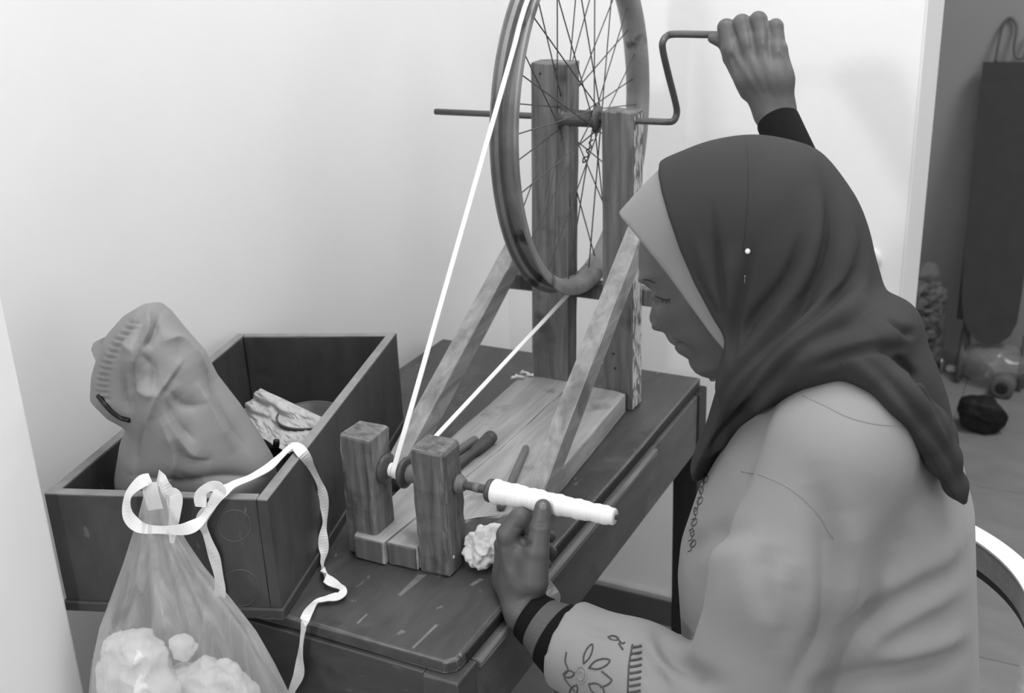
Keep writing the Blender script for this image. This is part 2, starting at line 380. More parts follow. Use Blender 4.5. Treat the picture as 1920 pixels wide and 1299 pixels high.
        for c in cn:
            for a in range(3):
                if c[a] == 0:
                    e = list(c); e[a] = 1; v0 = val[c]; v1 = val[tuple(e)]; x = (v0 < 0) != (v1 < 0)
                    t = np.where(x, v0 / np.where(x, v0 - v1, 1), 0); p = np.tile(np.array(c, float), (len(I), 1)); p[:, a] = t
                    acc[x] += p[x]; num[x] += 1
        V = s.lo + (I + acc / num[:, None]) * s.h
        Q = []
        for a in range(3):
            b, c = (a + 1) % 3, (a + 2) % 3
            s0 = [slice(0, None)] * 3; s1 = [slice(0, None)] * 3; s0[a] = slice(0, -1); s1[a] = slice(1, None)
            E = neg[tuple(s0)] != neg[tuple(s1)]; W = np.argwhere(E)
            m = (W[:, b] > 0) & (W[:, c] > 0) & (W[:, b] < s.n[b] - 1) & (W[:, c] < s.n[c] - 1); W = W[m]
            def cell(db, dc):
                K = W.copy(); K[:, b] -= db; K[:, c] -= dc; return idx[K[:, 0], K[:, 1], K[:, 2]]
            q = np.stack([cell(1, 1), cell(0, 1), cell(0, 0), cell(1, 0)], 1)
            fl = neg[W[:, 0], W[:, 1], W[:, 2]]; q[~fl] = q[~fl][:, ::-1]; Q.append(q)
        Q = np.concatenate(Q); Q = Q[(Q >= 0).all(1)]
        for _ in range(smooth):
            e = np.concatenate([Q[:, [0, 1]], Q[:, [1, 2]], Q[:, [2, 3]], Q[:, [3, 0]]]); A = np.zeros_like(V); n = np.zeros(len(V))
            for d in range(3):
                A[:, d] = np.bincount(e[:, 0], V[e[:, 1], d], len(V)) + np.bincount(e[:, 1], V[e[:, 0], d], len(V))
            n = np.bincount(e[:, 0], minlength=len(V)) + np.bincount(e[:, 1], minlength=len(V))
            V = 0.5 * V + 0.5 * A / n[:, None]
        return V, Q
def vnormals(V, Q):
    n = np.cross(V[Q[:, 2]] - V[Q[:, 0]], V[Q[:, 3]] - V[Q[:, 1]]); N = np.zeros_like(V)
    for j in range(4):
        for d in range(3): N[:, d] += np.bincount(Q[:, j], n[:, d], len(V))
    return N / (np.linalg.norm(N, axis=1)[:, None] + 1e-12)
def bvh_of(V, Q): return BVHTree.FromPolygons([tuple(v) for v in V], [tuple(q) for q in Q.tolist()])
def hit(bvh, px, py, off):
    d = Vector(ray(px, py)).normalized(); r_ = bvh.ray_cast(Vector(CAM), d)
    return None if r_[0] is None else np.array(r_[0] - d * off)
def fold_mesh(V, Q, folds):                        # folds: (pixel line, height, width, crisp) laid on the surface
    bvh = bvh_of(V, Q); N = vnormals(V, Q); D = np.zeros(len(V))
    for (px, amp, wd, crisp) in folds:
        P = [hit(bvh, x, y, 0.0) for (x, y) in spline([(a, b) for a, b in px], 6)]; P = [p for p in P if p is not None]
        if len(P) < 3: continue
        P = np.array(P); m = len(P) - 1
        lo = P.min(0) - 3.5 * wd; hi = P.max(0) + 3.5 * wd; I = np.where(((V > lo) & (V < hi)).all(1))[0]; v = V[I]
        best = np.full(len(I), 1e9); tb = np.zeros(len(I))
        for i in range(m):
            e = P[i + 1] - P[i]; t = np.clip(((v - P[i]) @ e) / (e @ e + 1e-12), 0, 1); d = np.linalg.norm(v - P[i] - t[:, None] * e, axis=1)
            u = d < best; best[u] = d[u]; tb[u] = (i + t[u]) / m
        tp = np.clip(3.2 * np.minimum(tb, 1 - tb) + 0.12, 0, 1)
        f = np.exp(-best / wd * 1.3) if crisp else np.exp(-(best / wd) ** 2)
        D[I] += amp * f * tp
    return V + N * D[:, None]
def rough_mesh(V, Q, amp, scale, seed=0, ridged=False, keep_z=None):
    from mathutils import noise as mn
    N = vnormals(V, Q); o = Vector((seed * 7.3, seed * 3.1, seed * 1.7)); D = np.zeros(len(V))
    for i, v in enumerate(V):
        p = Vector(v) * scale + o
        D[i] = (mn.ridged_multi_fractal(p, 0.9, 2.1, 3, 1.0, 2.0) - 1.0) if ridged else mn.fractal(p, 0.8, 2.0, 3)
    W = V + N * (amp * D)[:, None]
    if keep_z is not None: W[:, 2] = np.maximum(W[:, 2], keep_z)
    return W, Q
def keep_big(V, Q, frac=0.05):                     # drop stray islands
    lab = np.arange(len(V))
    for _ in range(400):
        m = lab[Q].min(1); old = lab.copy()
        for j in range(4): np.minimum.at(lab, Q[:, j], m)
        lab = lab[lab]
        if (lab == old).all(): break
    cnt = np.bincount(lab[Q[:, 0]], minlength=len(V)); ok = cnt[lab] > frac * cnt.max()
    Q = Q[ok[Q[:, 0]]]; used = np.unique(Q); mp = np.full(len(V), -1); mp[used] = np.arange(len(used)); return V[used], mp[Q]

# ================================================================== THE SETTING
fl = struct('floor', box_me('floor', -1.4, 2.4, -2.4, 3.3, -0.05, -0.004), M['grout'])
ts = 0.40; tme = box_me('tile', -ts / 2 + 0.0012, ts / 2 - 0.0012, -ts / 2 + 0.0012, ts / 2 - 0.0012, -0.012, 0.0, 0.0008)
tme.materials.append(M['tile'])
for i in range(9):
    for j in range(14):
        o = bpy.data.objects.new('tile', tme); COL.objects.link(o); o.parent = fl
        o.location = (-1.15 + i * ts + 0.047, 1.346 - ts * 9 + ts / 2 + j * ts, 0)
H = 2.8
struct('wall_left', prism_me('wall_left', [(-0.534, 1.193), (-0.775, -0.16), (-1.0, -0.16), (-0.76, 1.193)], 0, H), M['wall'])
struct('wall_near', box_me('wall_near', -1.2, -0.496, -2.3, -0.119, 0, H, 0.004), M['wall'])
struct('wall_back', box_me('wall_back', -0.76, 0.296, 1.193, 1.398, 0, H), M['wall'])
struct('wall_right', box_me('wall_right', 1.35, 2.3, 1.193, 1.398, 0, H), M['wall'])
struct('wall_header', box_me('wall_header', 0.296, 1.35, 1.193, 1.398, 2.15, H), M['wall'])
struct('trim_1', box_me('trim_1', 0.296, 0.301, 1.193, 1.398, 0, 2.15, 0.001), M['jamb'])
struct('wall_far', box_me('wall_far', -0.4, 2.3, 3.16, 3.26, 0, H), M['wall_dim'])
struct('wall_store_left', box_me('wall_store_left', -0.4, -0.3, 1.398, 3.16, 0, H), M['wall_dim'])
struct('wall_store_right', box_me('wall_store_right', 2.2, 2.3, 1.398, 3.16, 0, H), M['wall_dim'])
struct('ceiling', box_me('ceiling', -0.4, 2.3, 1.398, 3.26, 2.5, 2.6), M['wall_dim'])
bb = struct('baseboard_back', box_me('baseboard_back', -0.53, 0.296, 1.180, 1.193, 0, 0.066, 0.001), M['skirt'])
struct('mortar_strip', box_me('mortar_strip', -0.53, 0.296, 1.1815, 1.193, 0.066, 0.080, 0.002), M['skirt_top'], bb)

# ================================================================== TABLE
tb = thing('wooden_table', (-0.27, 0.46, 0), 'worn dark wooden table carrying the spinning wheel', 'table')
link('tabletop', prism_me('tabletop', [(-0.545, 0.921), (-0.545, 0), (-0.012, 0), (0, 0.012), (0, 0.921)], T - 0.018, T, 0.003, 0.0006, 5), M['table_top'], tb)
for (x0, x1, y0, y1) in ((-0.038, 0.010, -0.010, 0.040), (-0.555, -0.507, -0.010, 0.040), (-0.038, 0.010, 0.884, 0.931), (-0.555, -0.507, 0.884, 0.931)):
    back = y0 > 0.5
    link('leg', prism_me('leg', [(x0, y0), (x1, y0), (x1, y1), (x0, y1)], 0, T - 0.0185, 0.003, 0.0005, 4), M['table_z'] if not back else M['shaded_wood'], tb)  # back legs take the darker wood, painting the shade they stand in
link('apron', box_me('apron', -0.008, 0.007, 0.041, 0.883, T - 0.130, T - 0.019, 0.0015, 0.0004, 4), M['table_y'], tb)
link('apron', box_me('apron', -0.552, -0.537, 0.041, 0.883, T - 0.130, T - 0.019, 0.0015, 0.0004, 4), M['table_y'], tb)
link('apron', box_me('apron', -0.506, -0.039, -0.006, 0.010, T - 0.150, T - 0.019, 0.0015, 0.0004, 4), M['table_x'], tb)
link('apron', box_me('apron', -0.506, -0.039, 0.912, 0.927, T - 0.130, T - 0.019, 0.0015, 0.0004, 4), M['table_x'], tb)
link('gap_shade', box_me('gap_shade', -0.0005, 0.0012, 0.03, 0.905, T - 0.0185, T - 0.0045, 0.0003), M['shaded_wood'], tb, label='dark strip painting the shaded gap along the tabletop edge')  # shade of the gap under the slab, painted as a dark strip
link('moulding', box_me('moulding', 0.0005, 0.0135, 0.042, 0.66, T - 0.030, T - 0.0205, 0.0015, 0.0008, 8), M['ledge'], tb, label='worn pale moulding strip under the table edge')
link('stretcher', box_me('stretcher', -0.53, -0.505, 0.041, 0.883, 0.16, 0.19, 0.002), M['shaded_wood'], tb)

M['scratch'] = mat('bare_wood_scratch', 100, 122, (60, 60, 60), 0.6)
for q in ([(745, 1116), (752, 1118), (800, 1078), (784, 1077)], [(772, 1214), (775, 1217), (822, 1172), (817, 1170)], [(880, 1096), (886, 1099), (908, 1086), (900, 1084)], [(668, 1168), (672, 1170), (690, 1152), (687, 1150)], [(858, 1216), (864, 1219), (866, 1232), (856, 1226)]):
    link('scratch', prism_me('scratch', [tuple(onz(x, y, T)[:2]) for (x, y) in q], T - 0.0005, T + 0.0003), M['scratch'], tb)
# ================================================================== OPEN WOODEN BOX
FL, FR, BR, BL = [np.array(v) for v in ((-0.514, -0.104), (-0.243, -0.007), (-0.399, 0.536), (-0.650, 0.436))]
BH = 0.170; bt = 0.015
def lerp(a, b, t): return a + (b - a) * t
bc = (FL + FR + BR + BL) / 4
bx = thing('wooden_box', (bc[0], bc[1], T), 'long open dark wooden box standing at an angle on the table', 'box')
def wall_panel(name, A, B, inw, m):
    d = (B - A) / np.linalg.norm(B - A); n = np.array([-d[1], d[0]]);
    if n @ inw < 0: n = -n
    q = [A, B, B + n * bt, A + n * bt]
    o = link(name, prism_me(name, [tuple(v) for v in q], T + 0.014, T + BH, 0.0015, 0.0003, 4), m, bx)
    # paler rim along the top
    q2 = [A + n * 0.0006, B + n * 0.0006, B + n * (bt - 0.0006), A + n * (bt - 0.0006)]
    link('rim', prism_me('rim', [tuple(v) for v in q2], T + BH - 0.0012, T + BH + 0.0012, 0.0006), M['box_rim'], o)
    return o, n
df = (FR - FL) / np.linalg.norm(FR - FL); ds = (BR - FR) / np.linalg.norm(BR - FR); dl = (BL - FL) / np.linalg.norm(BL - FL)
front, nf = wall_panel('front_panel', FL, FR - df * bt, ds, M['box'])
wall_panel('back_panel', BL + df * bt, BR - df * bt, -ds, M['box'])
wall_panel('side_panel', FR, BR, -df, M['box'])
wall_panel('side_panel', FL + dl * bt, BL, df, M['box'])
e = 0.003
link('base_board', prism_me('base_board', [tuple(FL + (-df - dl) * e), tuple(FR + (df - ds) * e), tuple(BR + (df + ds) * e), tuple(BL + (-df + dl) * e)], T + 0.0005, T + 0.0155, 0.002, 0.0004, 4), M['table_x'], bx)
NF = np.array([-df[1], df[0], 0.0]); NF = -NF if NF[:2] @ ds > 0 else NF      # outward normal of the front panel
P0 = np.array([FL[0], FL[1], T])
for (cx, cy, rr) in ((440, 985, 31), (450, 1102, 36)):                         # old ring stains on the front panel
    pts = []
    for a in range(40):
        an = 2 * math.pi * a / 40; pts.append(onp(cx + rr * math.cos(an), cy + rr * 0.95 * math.sin(an), NF, P0 + NF * 0.0002))
    link('ring_stain', tube_me('ring_stain', pts, 0.0007, 6, True), M['mark'], front)

# ================================================================== SPINNING WHEEL
sw = thing('spinning_wheel', (-0.17, 0.45, T), 'hand cranked wooden spinning wheel built around a bicycle rim', 'spinning wheel')
ZB = T + 0.037
link('base_plank', prism_me('base_plank', [(-0.240, 0.152), (-0.1905, 0.150), (-0.172, 0.45), (-0.1735, 0.742), (-0.272, 0.748), (-0.262, 0.45)], T + 0.0005, ZB, 0.003, 0.0008, 5), M['plank'], sw)
link('base_plank', prism_me('base_plank', [(-0.1885, 0.156), (-0.1425, 0.157), (-0.136, 0.238), (-0.116, 0.243), (-0.108, 0.258), (-0.078, 0.276), (-0.060, 0.30), (-0.057, 0.45), (-0.070, 0.728), (-0.172, 0.740), (-0.1705, 0.45)], T + 0.0005, ZB, 0.003, 0.0008, 4), M['plank'], sw)
for (x0, x1, y) in ((-0.2375, -0.1935, 0.1505), (-0.1860, -0.1445, 0.1558)):
    link('end_plate', box_me('end_plate', x0, x1, y - 0.0015, y + 0.004, T + 0.003, ZB - 0.003, 0.001, 0.0004, 2), M['plank_end'], sw, label='darker plate on the front end of a base plank')  # thin darker plate over the plank's front end
def post(name, poly, z0, z1, m, lean=(0, 0), bev=0.005, jit=0.0012):
    me = prism_me(name, poly, z0, z1, bev, jit, 9)
    for v in me.vertices:
        t = (v.co.z - z0) / (z1 - z0); v.co.x += lean[0] * t; v.co.y += lean[1] * t
    return link(name, me, m, sw)
def rect(x0, x1, y0, y1): return [(x0, y0), (x1, y0), (x1, y1), (x0, y1)]
post('front_post', rect(-0.257, -0.2085, 0.158, 0.208), T + 0.0005, T + 0.183, M['post_old'], (0.004, 0))
fp = post('front_post', rect(-0.1415, -0.0935, 0.158, 0.208), T + 0.0005, T + 0.183, M['post_old'], (-0.001, 0.0))
post('rear_post', rect(-0.252, -0.184, 0.737, 0.777), ZB + 0.0005, T + 0.585, M['post'], (0.016, 0.0), 0.002, 0.0008)
rp = post('rear_post', rect(-0.117, -0.0625, 0.7375, 0.777), T + 0.0005, T + 0.513, M['post'], (0.003, 0.0), 0.002, 0.0008)
link('flaked_paint', box_me('flaked_paint', -0.0622, -0.0612, 0.7385, 0.776, T + 0.004, T + 0.508, 0, 0.0, 0, Matrix(((1, 0, 0.006, -0.0045), (0, 1, 0, 0), (0, 0, 1, 0), (0, 0, 0, 1)))), M['flake'], rp, label='pale flaking paint on the outer face')
link('crossbar', box_me('crossbar', -0.330, 0.000, 0.7785, 0.800, T + 0.180, T + 0.210, 0.002, 0.0008, 6), M['post_old'], sw)
link('brace', beam_me('brace', (-0.290, 0.772, T + 0.262), (-0.2729, 0.297, T + 0.034), 0.030, 0.036, (1, 0, 0), 0.002, 0.0006, 8), M['brace'], sw)
link('brace', beam_me('brace', (-0.044, 0.745, T + 0.345), (-0.0402, 0.292, T + 0.0365), 0.028, 0.036, (1, 0, 0), 0.002, 0.0006, 8), M['brace'], sw)
# nails and dark knots
for (px, py, Y) in ((1013, 138, 0.7365), (1042, 130, 0.7365), (1153, 690, 0.7365), (1150, 663, 0.7365)):
    q = ony(px, py, Y); link('nail_head', lathe_me('nail_head', [(0, 0.0022), (0.0012, 0.0018)], q, (0, -1, 0), 8), M['nailhead'], sw)
q = onx(850, 1044, -0.0932); link('nail_head', lathe_me('nail_head', [(0, 0.0028), (0.0012, 0.002)], q, (1, 0, 0), 8), M['paper'], sw)
# --- bicycle wheel
AX = np.array([-0.156, 0.7455, T + 0.4985]); RW = 0.283
wl = bpy.data.objects.new('wheel', None); COL.objects.link(wl); wl.parent = sw; wl.location = Vector(AX) - Vector(sw.location)
wl.rotation_euler = (0, 0, math.radians(1.4)); wl.empty_display_size = 0.05
hw = 0.0205
prof = [(-hw, RW), (-hw, RW - 0.010), (-hw * 0.78, RW - 0.017), (-hw * 0.35, RW - 0.024), (hw * 0.35, RW - 0.024), (hw * 0.78, RW - 0.017), (hw, RW - 0.010), (hw, RW),
        (hw * 0.86, RW + 0.001), (hw * 0.78, RW - 0.006), (hw * 0.52, RW - 0.0085), (hw * 0.46, RW - 0.0175), (-hw * 0.46, RW - 0.0175), (-hw * 0.52, RW - 0.0085), (-hw * 0.78, RW - 0.006), (-hw * 0.86, RW + 0.001)]
V = []; Fc = []; nr = 128; kp = len(prof)
for i in range(nr):
    a = 2 * math.pi * i / nr
    for (x, r) in prof: V.append((x, r * math.cos(a), r * math.sin(a)))
for i in range(nr):
    for j in range(kp):
        Fc.append((i * kp + j, i * kp + (j + 1) % kp, ((i + 1) % nr) * kp + (j + 1) % kp, ((i + 1) % nr) * kp + j))
def wpart(name, me, m, smooth=False):
    o = bpy.data.objects.new(name, me); COL.objects.link(o); o.parent = wl
    if not me.materials: me.materials.append(m)
    if smooth: me.polygons.foreach_set('use_smooth', [True] * len(me.polygons))
    return o
rim = wpart('rim', mesh('rim', V, Fc), M['rim'], True)
md = rim.modifiers.new('es', 'EDGE_SPLIT'); md.split_angle = math.radians(50)
wpart('hub', lathe_me('hub', [(-0.036, 0.008), (-0.034, 0.020), (-0.030, 0.021), (-0.028, 0.016), (-0.022, 0.0135), (0.022, 0.0135), (0.026, 0.017), (0.029, 0.023), (0.033, 0.022), (0.036, 0.010)], (0, 0, 0), (1, 0, 0), 28), M['metal_dark'], True)
sme = tube_me('spoke', [(0, 0, 0), (0, 0, 1)], 0.00105, 6); sme.materials.append(M['spoke'])
for k in range(36):
    ar = 2 * math.pi * (k + 0.5) / 36; sd = 1 if k % 2 else -1; off = 0.95 if (k // 2) % 2 else -0.95
    a = Vector((0.0305 * sd, 0.019 * math.cos(ar + off), 0.019 * math.sin(ar + off))); b = Vector((0.003 * sd, (RW - 0.020) * math.cos(ar), (RW - 0.020) * math.sin(ar)))
    o = wpart('spoke', sme, None); d = b - a; o.location = a; o.rotation_euler = d.to_track_quat('Z', 'Y').to_euler(); o.scale = (1, 1, d.length)
# knotted thread hanging on the spokes
kt = [ony(x, y, 0.735) - AX for (x, y) in ((1112, 262), (1104, 268), (1109, 276), (1099, 282), (1104, 292), (1094, 296), (1093, 305), (1099, 300))]
wpart('knotted_wire', tube_me('knotted_wire', spline(kt, 5), 0.0011, 5), M['cord'])
# --- axle with crank
cr = [(-0.424, 0.7455, T + 0.4965), (-0.28, 0.7455, T + 0.498), (-0.06, 0.7455, T + 0.4995), (-0.012, 0.7455, T + 0.500)]
arm = [onx(1262, 227, 0.0), onx(1269, 212, 0.004), onx(1266, 190, 0.004), onx(1252, 135, 0.004), onx(1243, 95, 0.004), onx(1243, 78, 0.006), ony(1252, 67, 0.700), ony(1268, 64, 0.700)]
han = [ony(1330, 65, 0.700), ony(1415, 66, 0.700), ony(1466, 67, 0.700)]
link('axle_crank', tube_me('axle_crank', cr[:-1] + spline([cr[-1]] + [tuple(a) for a in arm] + [tuple(h) for h in han], 5), 0.0053, 12), M['metal_dark'], sw, True, label='bent steel crank rod')
# --- spindle between the front posts
SY, SZ = 0.190, T + 0.1265
def spx(px): return float(ony(px, 860 + (px - 700) * 0.245, SY)[0])
sp = link('spindle', lathe_me('spindle', [(-0.262, 0.004), (-0.262, 0.0045), (-0.128, 0.0050), (-0.088, 0.0056), (-0.040, 0.0060), (0.10, 0.004), (0.1325, 0.003)], (0, SY, SZ), (1, 0, 0), 16), M['turned'], sw, True)
def lat(name, prof, m): return link(name, lathe_me(name, prof, (0, SY, SZ), (1, 0, 0), 32), m, sw, True)
lat('pulley_disc', [(-0.2075, 0.016), (-0.2065, 0.021), (-0.202, 0.0215), (-0.1985, 0.015), (-0.197, 0.008)], M['turned'])
lat('pulley_collar', [(-0.196, 0.0085), (-0.1955, 0.0095), (-0.191, 0.0095), (-0.1905, 0.0085)], M['belt'])
lat('pulley_disc', [(-0.190, 0.009), (-0.181, 0.009), (-0.176, 0.019), (-0.174, 0.0215), (-0.170, 0.0215), (-0.168, 0.018), (-0.167, 0.010)], M['turned'])
lat('pulley_drum', [(-0.167, 0.012), (-0.166, 0.0125), (-0.149, 0.0115), (-0.148, 0.011)], M['dowel'])
lat('pulley_disc', [(-0.1478, 0.011), (-0.147, 0.020), (-0.1435, 0.0205), (-0.1425, 0.012)], M['turned'])
lat('bearing_ring', [(-0.093, 0.0115), (-0.0925, 0.0130), (-0.088, 0.0125), (-0.086, 0.0095), (-0.082, 0.0085)], M['dowel'])
lat('spindle_ring', [(-0.068, 0.0056), (-0.0675, 0.0062), (-0.060, 0.0064), (-0.0595, 0.0057)], M['dowel'])
lat('spindle_disc', [(-0.0475, 0.006), (-0.047, 0.0145), (-0.0435, 0.0155), (-0.0405, 0.0145), (-0.040, 0.008)], M['turned'])
tp = [(-0.040, 0.010), (-0.0395, 0.0150)]
for i in range(40):
    t = i / 39; x = -0.038 + t * 0.165; r = 0.0158 - 0.0045 * t + 0.0005 * math.sin(i * 2.1) + 0.0006 * math.sin(i * 0.9 + 1)
    tp.append((x, r))
tp += [(0.129, 0.0095), (0.1292, 0.004)]
lat('thread_cone', tp, M['thread'])
# --- drive belt: tangent lines from the spindle groove to the rim
c0 = np.array([SY, SZ]); c1 = np.array([AX[1], AX[2]]); r0, r1 = 0.0098, RW - 0.011
dv = c1 - c0; Ld = np.linalg.norm(dv); th = math.atan2(dv[1], dv[0]); al = math.acos((r0 - r1) / Ld)
a_up, a_dn = th + al, th - al
def bx_at(y, t): return -0.1855 + (AX[0] + 0.0 - -0.1855) * t
bp = []; bn = []
def ap(c, r, ang, t):
    x = bx_at(0, t) - (0.0244 * (c[0] + r * math.cos(ang) - AX[1]) if t > 0.5 else 0); bp.append((x, c[0] + r * math.cos(ang), c[1] + r * math.sin(ang))); bn.append((0, math.cos(ang), math.sin(ang)))
for i in range(13): ap(c0, r0, a_dn - (2 * math.pi - 2 * al) * i / 12, 0)
for i in range(1, 12):
    t = i / 12; A = np.array(bp[12]);
for i in range(41): ap(c1, r1, a_up - (2 * al) * i / 40, 1)
bp.append(bp[0]); bn.append(bn[0])
link('drive_belt', ribbon_me('drive_belt', bp, [0.0072] * len(bp), bn, 0.0016), M['belt'], sw, False, 'white cotton drive belt')
# --- lint caught at the rear of the base
for (px, py, s) in ((985, 698, 0.012), (972, 707, 0.009)):
    q = onz(px, py, ZB + 0.004); G = Grid(q - 0.03, q + 0.03, 0.0016)
    for i in range(9):
        a = q + RNG.normal(0, s * 0.5, 3) * (1.3, 0.8, 0.25); G.cap(a, a + RNG.normal(0, s * 0.4, 3) * (1, 1, 0.3), 0.0022, 0.0018, 0.003)
    G.D[:, :, :max(0, int((ZB + 0.0005 - G.lo[2]) / G.h))] = 0.1
    link('lint_tuft', mesh_np('lint_tuft', *G.mesh(1)), M['lint'], sw, True)

# ================================================================== LOOSE THINGS ON THE TABLE
def dowel(name, a, b, ra, rb, m, label, cat='stick', group=None, knob=False):
    a = Vector(a); b = Vector(b); L = (b - a).length
    prof = [(0, ra * 0.7), (0.002, ra), (L * 0.5, (ra + rb) / 2), (L - 0.004, rb), (L - 0.001, rb * 0.8), (L, rb * 0.45)]
    if knob: prof = [(0, ra * 0.7), (0.002, ra), (L * 0.55, rb * 0.95), (L * 0.62, rb * 1.35), (L - 0.014, rb * 1.55), (L - 0.012, rb * 1.35), (L - 0.010, rb * 1.6), (L - 0.001, rb * 1.6), (L, rb * 1.2)]
    o = link(name, lathe_me(name, prof, a, b - a, 18), m, None, True); tag(o, label, cat); return o
def at(px, py, z): return Vector(onz(px, py, z))
dowel('wooden_bobbin', at(842, 888, ZB + 0.0072), at(922, 818, ZB + 0.0115), 0.0068, 0.0068, M['dowel_dark'], 'dark turned bobbin with a thick head lying on the base planks', 'bobbin', knob=True)
dowel('wooden_stick', at(826, 868, ZB + 0.008), at(893, 822, ZB + 0.008), 0.0072, 0.0062, M['dowel'], 'plain brown stick lying against the dark bobbin')
dowel('wooden_stick', at(938, 952, ZB + 0.0065), at(987, 838, ZB + 0.0065), 0.0060, 0.0055, M['dowel'], 'slim pale brown rod lying beside the long diagonal brace')

# crumpled tissue beside the front post
pc = np.array([-0.064, 0.205, T + 0.028]); G = Grid(pc - 0.05, pc + 0.05, 0.0014)
G.ell(pc, (0.029, 0.024, 0.026))
tag(link('crumpled_tissue', mesh_np('crumpled_tissue', *rough_mesh(*rough_mesh(*G.mesh(1), 0.011, 34, 3, False), 0.0045, 50, 5, True, T + 0.001)), M['paper'], None, True), 'crumpled white tissue beside the front post', 'tissue')
# scrap of cloth hanging over the table edge below the hand
pts = [onz(1008, 1052, T + 0.004), onz(1020, 1062, T + 0.003), onx(1026, 1088, 0.016), onx(1034, 1112, 0.019), onx(1046, 1138, 0.018)]
P = spline(pts, 5); tag(link('cloth_scrap', ribbon_me('cloth_scrap', P, [0.014 + 0.007 * math.sin(i * 0.5) for i in range(len(P))], [(0.5, -0.6 + 0.3 * math.sin(i), 0.6) for i in range(len(P))], 0.0012), M['paper'], None), 'torn white cloth scrap hanging over the table edge', 'cloth')

# ================================================================== FABRIC DRAWSTRING BAG IN THE BOX
# built upright in a plane parallel to the box front, then turned into place
LX = np.array([df[0], df[1], 0]); LY = -NF; BO = np.array([*(FL + ds * 0.105), T])
def loc2(px, py, off=0.0):
    q = onp(px, py, NF, BO + LY * off) - BO; return (q @ LX, q[2])
out_px = [(226, 930), (222, 880), (232, 820), (243, 790), (215, 775), (192, 752), (177, 735), (180, 690), (192, 650), (205, 622), (232, 592), (262, 574), (288, 571), (312, 590), (340, 625), (378, 668), (402, 715), (445, 770), (478, 820), (508, 870), (522, 930)]
poly = [loc2(*p) for p in out_px]
xs = [p[0] for p in poly]; zs = [p[1] for p in poly]
G = Grid((min(xs) - 0.02, -0.09, 0.012), (max(xs) + 0.02, 0.09, max(zs) + 0.02), 0.0022)
poly = [(min(xs) + 0.012, 0.02)] + poly + [(max(xs) - 0.0, 0.02)]
G.inflate(poly, 0.0, 0.075, ysc=0.9)
V, Q = G.mesh(2)
V = BO + V[:, :1] * LX + V[:, 1:2] * LY + V[:, 2:3] * np.array([0, 0, 1.0])
fo = []
for px in ([(268, 585), (266, 640), (254, 690), (250, 740), (246, 785)], [(300, 588), (288, 632), (266, 655)], [(340, 688), (318, 722), (300, 745)], [(305, 738), (330, 790), (368, 828)], [(285, 775), (262, 830), (250, 890)],
           [(262, 662), (290, 690), (285, 735)], [(322, 735), (345, 758), (388, 758)], [(230, 690), (228, 740), (240, 775)], [(385, 690), (420, 770), (470, 850)], [(330, 820), (352, 860), (400, 862)], [(240, 890), (330, 905), (420, 893), (500, 895)]):
    fo.append((px, -0.0095, 0.010, True))
for px in ([(343, 672), (312, 718), (292, 745), (275, 800), (248, 885)], [(292, 745), (325, 800), (362, 850), (392, 862)], [(278, 578), (276, 620), (258, 670), (256, 760)], [(300, 640), (340, 640), (392, 700)], [(300, 780), (330, 850), (322, 900)], [(365, 715), (400, 780), (440, 850)], [(292, 740), (270, 735), (255, 722)], [(230, 640), (248, 660), (250, 700)]):
    fo.append((px, 0.0105, 0.012, True))
for i in range(14):                                                          # gathers of the drawn mouth
    t = i / 13; x = 212 - 34 * math.sin(t * math.pi * 0.62) + 26 * (1 - t) ** 2; y = 602 + 142 * t
    fo.append(([(x, y), (x + 12, y + 3), (x + 26, y + 4)], -0.0045, 0.0042, True)); fo.append(([(x - 1, y + 5), (x + 12, y + 8), (x + 24, y + 9)], 0.0035, 0.0042, True))
V = fold_mesh(V, Q, fo)
db = thing('drawstring_bag', tuple(BO + LX * 0.1), 'plain grey nylon drawstring bag leaning in the open box', 'bag')
link('bag_body', mesh_np('bag_body', V, Q), M['nylon'], db, True)
bvb = bvh_of(V, Q)
cp = [(lambda h: onp(x, y, NF, BO + LY * o) if h is None else h)(hit(bvb, x, y, 0.002)) for (x, y, o) in ((184, 742, -0.012), (196, 757, -0.020), (210, 772, -0.028), (226, 783, -0.035), (243, 788, -0.042))]
link('drawcord', tube_me('drawcord', spline(cp, 6), 0.0033, 8), M['cord'], db, True, 'black drawcord')
cp = [onp(x, y, NF, BO + LY * o) for (x, y, o) in ((186, 690, 0.03), (172, 655, 0.03), (176, 642, 0.03), (205, 628, 0.03), (212, 640, 0.03))]
V = []
for q in cp: V += [q + LY * 0.002, q - LY * 0.002]
tag(link('plastic_liner', mesh('plastic_liner', V, [(0, 2, 4, 6, 8), (9, 7, 5, 3, 1)] + [(2 * i, 2 * i + 1, (2 * i + 3) % 10, (2 * i + 2) % 10) for i in range(5)]), M['clear'], None), 'corner of clear plastic poking out behind the drawstring bag', 'plastic sheet')

